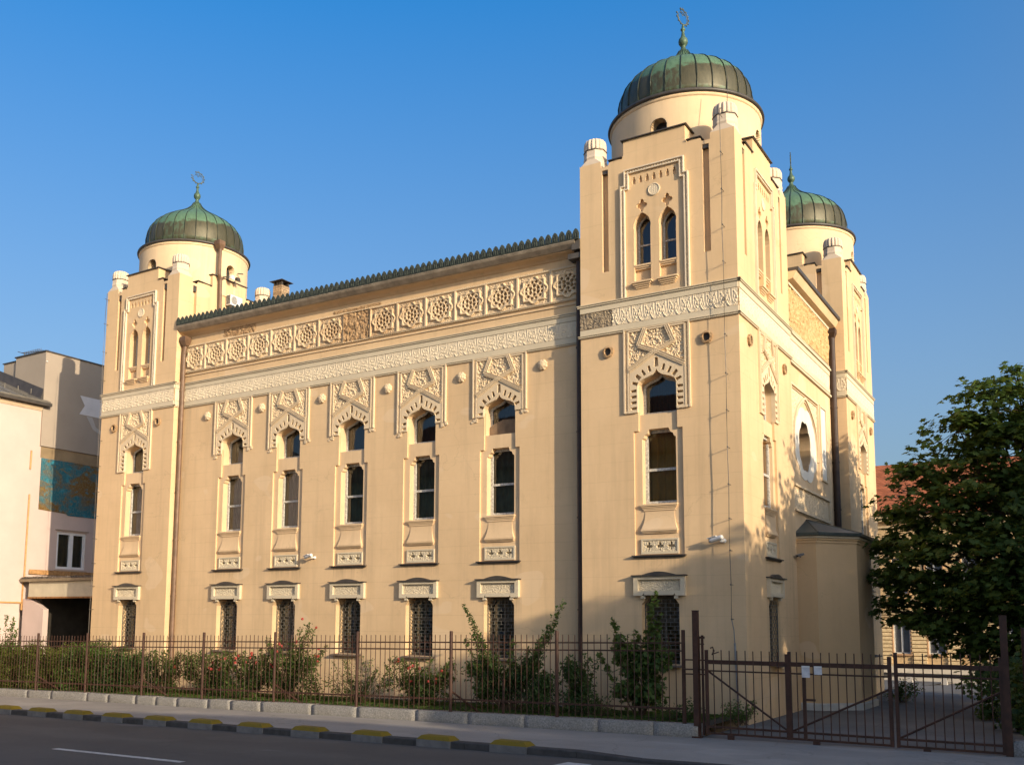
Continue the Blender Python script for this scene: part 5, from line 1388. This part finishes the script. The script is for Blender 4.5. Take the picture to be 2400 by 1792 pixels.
def crown_points(boughs, per, rng, leafn=26, spread=.30, shell=.55):
    """leaf sprays through the volume of each bough, denser towards its skin"""
    C_, N_, tw = [], [], []
    for bx, by, bz, br in boughs:
        k = max(5, int(per*br**2))
        d = rng.normal(size=(k, 3)); d /= np.linalg.norm(d, axis=1)[:, None]
        rad = br*(shell+(1.08-shell)*rng.random(k)**.7)
        lump = 1+.22*np.sin(d[:, 0]*5+bx)*np.sin(d[:, 1]*4+by)*np.cos(d[:, 2]*5+bz)
        c = np.array((bx, by, bz)) + d*(rad*lump)[:, None]*np.array((1, 1, .88))
        for i in range(k):
            m_ = int(leafn*rng.uniform(.6, 1.3)); sp = spread*rng.uniform(.7, 1.25)
            out = d[i]*np.array((1, 1, .3)); out /= max(.1, np.linalg.norm(out))
            t = rng.random(m_)
            p = c[i] + out*((t-.4)*sp*1.6)[:, None] + rng.normal(size=(m_, 3))*sp*np.array((.42, .42, .22)) - np.array((0, 0, 1))*(t**2*.22*sp)[:, None]
            nn = np.array((0, 0, 1.0)) + .45*out + rng.normal(size=(m_, 3))*.42
            C_.append(p); N_.append(nn)
            if i % 3 == 0: tw.append(((bx, by, bz), tuple(c[i])))
    return np.concatenate(C_), np.concatenate(N_), tw

def tree(name, label, base, fork, boughs, per, leaf, group=None, leafn=26, sunlit_tint=None, trunk_r=.16, mat=None, spread=.30, limbs=True):
    t = thing(name, label, 'tree', base, 0, group); B = np.array(base); rng = np.random.default_rng(int(abs(base[0]*31+base[1]*7)))
    C_, N_, tw = crown_points(boughs, per, rng, leafn, spread)
    S_ = leaf*rng.uniform(.65, 1.25, len(C_))
    ym = np.zeros(len(C_), bool)
    if sunlit_tint:
        for x, y, z, r_ in sunlit_tint: ym |= (np.linalg.norm(C_-np.array((x, y, z)), axis=1) < r_) & (rng.random(len(C_)) < .75)
    cr = link('crown', leaf_mesh('crown', C_[~ym]-B, N_[~ym], S_[~ym], MAPLE, mat or LEAF_TREE), t)
    if ym.any(): link('young_leaves', leaf_mesh('young_leaves', C_[ym]-B, N_[ym], S_[ym], MAPLE, LEAF_SUNLIT_TINT), t)
    m = MB(); f = np.array(fork)-B
    m.tube([(0, 0, -.3), (.02, .01, .2), tuple(f*.5+np.array((.04, -.03, 0))), tuple(f)], trunk_r*1.2, 12, trunk_r*.7)
    obj('trunk', m, BARK, t, True)
    m = MB()
    for bx, by, bz, br in boughs:
        e = np.array((bx, by, bz))-B; mid = f*.45+e*.55+np.array((0, 0, -.25)); s0 = f*rng.uniform(.75, 1.0)
        m.tube([tuple(s0), tuple(s0*.6+mid*.4+np.array((0, 0, .1))), tuple(mid), tuple(e)], trunk_r*.42, 7, .014)
    for a, b_ in tw: m.tube([tuple(np.array(a)-B), tuple((np.array(a)+np.array(b_))/2-B+np.array((0, 0, .04))), tuple(np.array(b_)-B)], .011, 4, .005)
    obj('limbs', m, BARK, t)
    return t

BOUGHS = [(4.45,7.5,7.6,.55),(3.97,6.79,6.99,.8),(4.53,6.7,6.01,1.0),(3.26,6.41,6.49,.6),(3.58,6.18,5.31,.9),(2.44,6.02,5.48,.5),(2.8,5.78,4.52,.75),(1.95,6.36,4.84,.42),(4.07,6.01,4.48,1.0),(1.72,6.34,3.95,.42),(2.4,5.69,3.35,.8),(1.62,6.37,3.1,.42),(3.41,5.16,3.2,.95),(4.3,5.17,2.99,1.0),(2.19,6.28,2.45,.55),(1.72,5.98,2.25,.35),(2.97,5.62,2.27,.7),(3.89,5.64,1.99,.9),(4.25,5.0,1.2,.7),(2.6,6.01,1.78,.3),(5.5,7.7,6.8,1.1),(5.72,7.01,4.97,1.4),(5.37,6.46,3.03,1.3),(5.12,5.95,1.18,1.1),(6.2,9.6,4.6,1.6),(6.6,10.9,3.2,1.6),(6.9,9.9,6.3,1.3),(7.2,11.6,4.8,1.5),(6.2,9.0,2.2,1.3),(7.6,7.6,3.0,1.6),(8.0,8.5,5.0,1.6),(8.4,9.2,2.4,1.7)]
SUNLIT_TINT = [(3.3,5.6,5.1,.55),(3.0,5.3,4.2,.35),(3.9,5.2,4.9,.4),(2.4,5.2,3.6,.35),(3.5,4.6,3.4,.3),(4.1,4.4,2.4,.35),(2.6,5.3,2.9,.25),(4.3,6.2,5.8,.5)]  # sprays whose leaves are coloured as if sunlit
tree('maple_tree', 'dark leafy maple with a few yellow green sprays beside the side tower', (5.2, 7.4, -.02), (5.0, 7.2, 2.6), BOUGHS, 78, .165, 'maple trees', 27, SUNLIT_TINT)
tree('maple_tree', 'big round maple past the right edge that shades the side of the synagogue', (12.2, 1.6, 0), (12.1, 1.6, 3.4), [(12, 1.5, 6.2, 2.6), (10.2, .6, 5.6, 1.6), (13.6, 3.2, 6.4, 2.3), (12.2, 3.6, 7.4, 1.8), (11.4, 1.0, 8.3, 1.4), (13.2, -.6, 6.6, 2.0), (10.8, 3.0, 4.6, 1.6), (12.8, 1.2, 4.0, 2.0), (12.6, 4.9, 6.2, 1.8),  (12.0, .2, 3.0, 2.0), (12.0, 3.4, 3.2, 2.2), (11.0, -1.0, 6.6, 1.5)], 36, .26, 'maple trees', 24, None, .24, None, .42)
tree('maple_tree', 'tall street maple leaning over the pavement past the right edge', (16.2, -4.6, 0), (16.1, -4.9, 3.0), [(16, -5.2, 6.0, 2.3), (16.2, -6.9, 6.2, 1.9), (16, -8.5, 6.0, 1.5), (16.3, -6.2, 7.1, 1.2), (15.8, -9.6, 5.6, 1.3), (15.7, -7.5, 4.2, 2.0), (16, -5.3, 3.8, 2.1), (16.2, -9.2, 3.9, 1.7), (16, -3.4, 5.6, 1.9), (16, -3.0, 3.6, 1.8)], 34, .25, 'maple trees', 24, None, .18, None, .4)

def bush(name, label, base, stems, foliage, cat='bush', group=None, leafs=.06, mat=LEAF_ROSE, dens=26, blossoms=None, stem_r=.010, seed=1, tmpl=OVAL):
    """stems: list of (tip offset xyz, bow) ; leaves sit along them; foliage: list of (x,y,z,r) clumps"""
    b = thing(name, label, cat, base, 0, group); rng = np.random.default_rng(seed)
    C_, N_ = [], []; m = MB()
    for (tx, ty, tz), bow in stems:
        p0 = np.array((rng.normal()*.06, rng.normal()*.05, -.05)); p2 = np.array((tx, ty, tz)); p1 = (p0+p2)/2+np.array((tx*bow*.4, ty*bow*.4, tz*(.08+.12*bow)))
        T = np.linspace(0, 1, 9); path = [(1-t)**2*p0+2*t*(1-t)*p1+t*t*p2 for t in T]
        m.tube([tuple(p) for p in path], stem_r, 5, .003)
        L = float(np.linalg.norm(p2)); k = int(dens*L)
        t = rng.uniform(.22, 1.0, k)
        P = ((1-t)**2)[:, None]*p0+(2*t*(1-t))[:, None]*p1+(t*t)[:, None]*p2
        C_.append(P+rng.normal(size=(k, 3))*(.028+.055*(1-t))[:, None]); N_.append(np.array((0, -.2, .8))+rng.normal(size=(k, 3))*.6)
    for x, y, z, r_ in foliage:
        k = int(dens*9*r_**2*4)+12
        d = rng.normal(size=(k, 3)); d /= np.linalg.norm(d, axis=1)[:, None]
        q = (r_*rng.random(k)**.38*(1+.25*np.sin(d[:, 0]*7+x*9)*np.cos(d[:, 2]*6+z*5)))[:, None]
        C_.append(np.array((x, y, z))+d*q); N_.append(d*.7+np.array((0, 0, .6))+rng.normal(size=(k, 3))*.5)
        for j in range(4):
            e = np.array((x, y, z))+d[j]*q[j]
            m.tube([(x*.2, y*.2, 0), (x*.6, y*.6, z*.55), tuple(e)], stem_r*.8, 5, .003)
    C_ = np.concatenate(C_); N_ = np.concatenate(N_)
    keep = C_[:, 2] > .02
    C_, N_ = C_[keep], N_[keep]
    link('foliage', leaf_mesh('foliage', C_, N_, leafs*rng.uniform(.6, 1.3, len(C_)), tmpl, mat), b)
    if m.f: obj('stems', m, TWIG, b)
    if blossoms:
        c, n_ = [], []
        for x, y, z, r_, num in blossoms:
            for i in range(max(1, int(num*.7))):
                f = np.array((x, y, z))+rng.normal(size=3)*r_*np.array((1, .6, .8))
                for q in range(7):
                    an = 2*PI*q/7+rng.random(); dd = np.array((math.cos(an)*.7, -.55, math.sin(an)*.7))
                    c.append(f+dd*.018); n_.append(dd+rng.normal(size=3)*.2)
        link('blossoms', leaf_mesh('blossoms', np.array(c), np.array(n_), .058*rng.uniform(.7, 1.2, len(c)), PETAL, ROSEM), b)
    return b
gzz = lambda x: .16+.0135*x
def S(n, w_, h, seed, d=.25, hv=.35):
    r_ = random.Random(seed); return [((r_.uniform(-w_, w_), r_.uniform(-d, d), h*r_.uniform(1-hv, 1)), r_.uniform(.0, .8)) for _ in range(n)]
def Fo(n, w_, h, r0, r1, seed, d=.25, z0=.1):
    r_ = random.Random(seed); return [(r_.uniform(-w_, w_), r_.uniform(-d, d), r_.uniform(z0, h), r_.uniform(r0, r1)) for _ in range(n)]
g1 = 'hedge bushes behind the fence at the left'
def B(name, label, x, y, *a, **k): return bush(name, label, (x, y, gzz(x)), *a, **k)
B('leafy_sapling', 'tall pale green sapling with three upright shoots at the left edge', -22.0, -1.5, [((-.45, 0, 2.05), .1), ((.05, 0, 2.15), .1), ((.40, 0, 2.05), .1), ((.6, 0, 1.7), .2), ((-.7, 0, 1.6), .2), ((.2, .1, 1.9), .1)], Fo(6, .55, 1.25, .2, .32, 5, .2, .7), 'shrub', None, .075, LEAF_FRESH, 85, None, .012, 3)
hs = [('olive hedge bush below the pale sapling at the left edge', -21.2, 1.25, 1.0, LEAF_OLIVE), ('brownish olive hedge bush in front of the dark gateway', -19.4, 1.20, .9, LEAF_OLIVE), ('yellow green hedge bush standing highest before the left tower corner', -17.9, 1.35, .75, LEAF_FRESH), ('dense green hedge bush under the left tower barred window', -16.4, 1.15, .85, LEAF_DARK), ('olive hedge bush at the far left beyond the sapling', -23.6, 1.2, 1.1, LEAF_OLIVE)]
for i, (lb, x, h, w_, mt) in enumerate(hs):
    B('hedge_bush', lb, x, -1.55, S(16, w_, h, i+20, .35), Fo(30, w_, h*.92, .20, .34, i+30, .4), 'bush', g1, .066, mt, 120, None, .008, i+40)
g2 = 'rose bushes along the fence'
B('rose_bush', 'sparse thin rose bush right of the brown downpipe', -15.1, -1.35, S(22, .6, 1.15, 51), Fo(8, .55, .85, .14, .22, 52), 'rose bush', g2, .064, LEAF_ROSE, 100, [(.3, -.1, .7, .1, 2)], .008, 53)
B('rose_bush', 'wide bushy rose with scattered red blooms below the two left hall windows', -13.35, -1.3, S(30, 1.0, 1.28, 61, .3), Fo(12, .85, .95, .17, .28, 62), 'rose bush', g2, .064, LEAF_ROSE, 100, [(.2, -.2, .62, .14, 5), (.7, -.2, .85, .16, 6), (.95, -.1, 1.05, .1, 3)], .009, 63)
B('rose_bush', 'tall rose bush with red blooms rising above the fence between hall windows', -10.6, -1.25, S(30, .95, 1.55, 71, .3, .45)+[((.55, 0, 1.85), .1), ((.42, .05, 1.8), .1), ((.7, 0, 1.7), .2), ((.25, 0, 1.75), .1)], Fo(14, .85, 1.15, .17, .28, 72), 'rose bush', g2, .064, LEAF_ROSE, 100, [(-.15, -.2, 1.35, .07, 6), (.25, -.2, 1.36, .06, 3), (.85, -.1, 1.1, .10, 6), (-.6, -.2, .85, .10, 4), (.55, 0, 1.75, .12, 3), (-1.0, -.1, 1.0, .12, 5)], .009, 73)
B('rose_bush', 'rose bush with pinkish blooms filling the gap left of the tall rose', -11.95, -1.25, S(24, .75, 1.15, 65, .3, .45), Fo(9, .6, .9, .16, .26, 66), 'rose bush', g2, .064, LEAF_ROSE, 100, [(.3, -.15, .95, .12, 7), (-.2, -.15, .8, .1, 4)], .008, 67)
B('rose_bush', 'low bare twigged rose bush around the middle fence post', -8.5, -1.3, S(26, .95, 1.05, 81, .25, .5), Fo(9, .8, .5, .12, .2, 82), 'rose bush', g2, .048, LEAF_ROSE, 60, None, .007, 83)
B('rose_bush', 'rose bush with dark red blooms under the fourth hall window sill', -6.85, -1.3, S(34, .95, 1.1, 91, .3, .5), Fo(13, .85, .8, .14, .24, 92), 'rose bush', g2, .062, LEAF_ROSE, 100, [(-.45, -.15, 1.0, .08, 8), (-.1, -.15, .85, .08, 6), (.5, -.1, .55, .12, 6), (-.25, -.1, .5, .08, 3)], .008, 93)
B('arching_shrub', 'large dark shrub with two long arching shoots above the fence under the fifth hall window', -4.55, -1.3, [((-1.15, 0, 2.2), .15), ((-1.02, .05, 2.0), .2), ((1.25, 0, 2.22), .35), ((1.1, .05, 1.95), .4), ((.9, 0, 1.75), .5), ((-.9, 0, 1.55), .4)]+S(26, 1.1, 1.5, 101, .3, .4), Fo(20, .95, 1.15, .18, .32, 102, .3, .2), 'shrub', None, .068, LEAF_DARK, 105, None, .011, 103)
B('small_shrub', 'mid green shrub beside the dark drainpipe at the hall corner', -3.05, -1.3, S(14, .45, 1.2, 111), Fo(9, .45, .95, .16, .26, 112), 'shrub', None, .066, LEAF_DARK, 100, None, .009, 113)
B('leafy_shrub', 'broad leaved green shrub covering the barred window of the right tower', -1.75, -1.15, [((.35, 0, 2.35), .1), ((.25, .05, 2.15), .1), ((.45, 0, 2.0), .1), ((-.55, 0, 1.85), .5), ((-.8, -.1, 1.2), .6), ((.7, 0, 1.3), .4)]+S(10, .6, 1.7, 121), Fo(7, .42, 1.5, .2, .30, 122, .22, .8)+Fo(6, .4, .8, .18, .3, 123, .2, .3), 'shrub', None, .105, LEAF_TREE, 42, None, .013, 124, MAPLE)
for i, (lb, x, h, w_) in enumerate([('dim green fern clump at the foot of the leafy shrub by the gate', -.75, .42, .45), ('bushy fern clump just inside the gate by the tall post', .25, .40, .36), ('low ferns spreading under the drainpipe corner', -2.6, .45, .55), ('weedy clump between the arching shrub and the wall', -3.7, .5, .6), ('low green clump in front of the pink rose bushes at the hall', -11.9, .42, .5)]):
    B('fern_clump', lb, x, -1.7 if x < 0 else -1.25, S(22, w_, h, 131+i, .3, .6), Fo(5, w_*.8, h*.45, .10, .16, 141+i, .2, .05), 'fern', 'fern clumps by the wall', .05, LEAF_FRESH if i in (1, 4) else LEAF_DARK, 60, None, .005, 151+i)
bush('apse_bush', 'dark rounded bush beside the apse foot in the yard', (1.45, 8.1, 0), S(8, .4, .55, 161), Fo(8, .35, .42, .15, .22, 162), 'bush', None, .06, LEAF_DARK, 50, None, .008, 163)
for i, (lb, x, y, h, w_, mt) in enumerate([('dark ivy mass climbing behind the right gate post', 5.3, -.9, 2.0, .75, LEAF_DARK), ('dark undergrowth at the edge of the yard behind the right gate leaf', 4.6, 1.6, 1.4, .8, LEAF_DARK), ('dark undergrowth further back under the maple trunk', 4.4, 4.2, 1.2, .9, LEAF_TREE)]):
    bush('undergrowth_bush', lb, (x, y, 0), S(14, w_, h, 171+i, .4), Fo(22, w_, h*.9, .22, .36, 181+i, .5), 'bush', 'undergrowth at the right', .10, mt, 26, None, .01, 191+i, MAPLE)
bush('undergrowth_bush', 'pale green leafy sprig at the right edge above the short fence', (5.35, -2.0, .2), S(6, .3, 1.9, 201, .2), [(.0, 0, 1.45, .28), (.3, 0, 1.7, .25), (.1, 0, .9, .2)], 'bush', 'undergrowth at the right', .11, LEAF_FRESH, 22, None, .01, 203, MAPLE)
# grass in the garden strip
n = 9000
gx = RNG.uniform(-22, -.3, n); gy = RNG.uniform(-2.42, -.2, n)
C_ = np.stack([gx, gy, .155+.0135*gx+.035], 1); N_ = np.stack([RNG.normal(size=n), RNG.normal(size=n), RNG.normal(size=n)*.18], 1)
sp = np.stack([RNG.normal(size=n)*.3, RNG.normal(size=n)*.3, np.ones(n)*0], 1)
U_ = np.cross(N_, np.array((0, 0, 1.0)))
g = link('grass', leaf_mesh('grass', C_, N_, RNG.uniform(.07, .2, n), BLADE*np.array((1.2, 1)), GRASSM, U_), None)
g['kind'] = 'stuff'; g['label'] = 'rough grass and weeds growing along the foot of the wall'; g['category'] = 'grass'
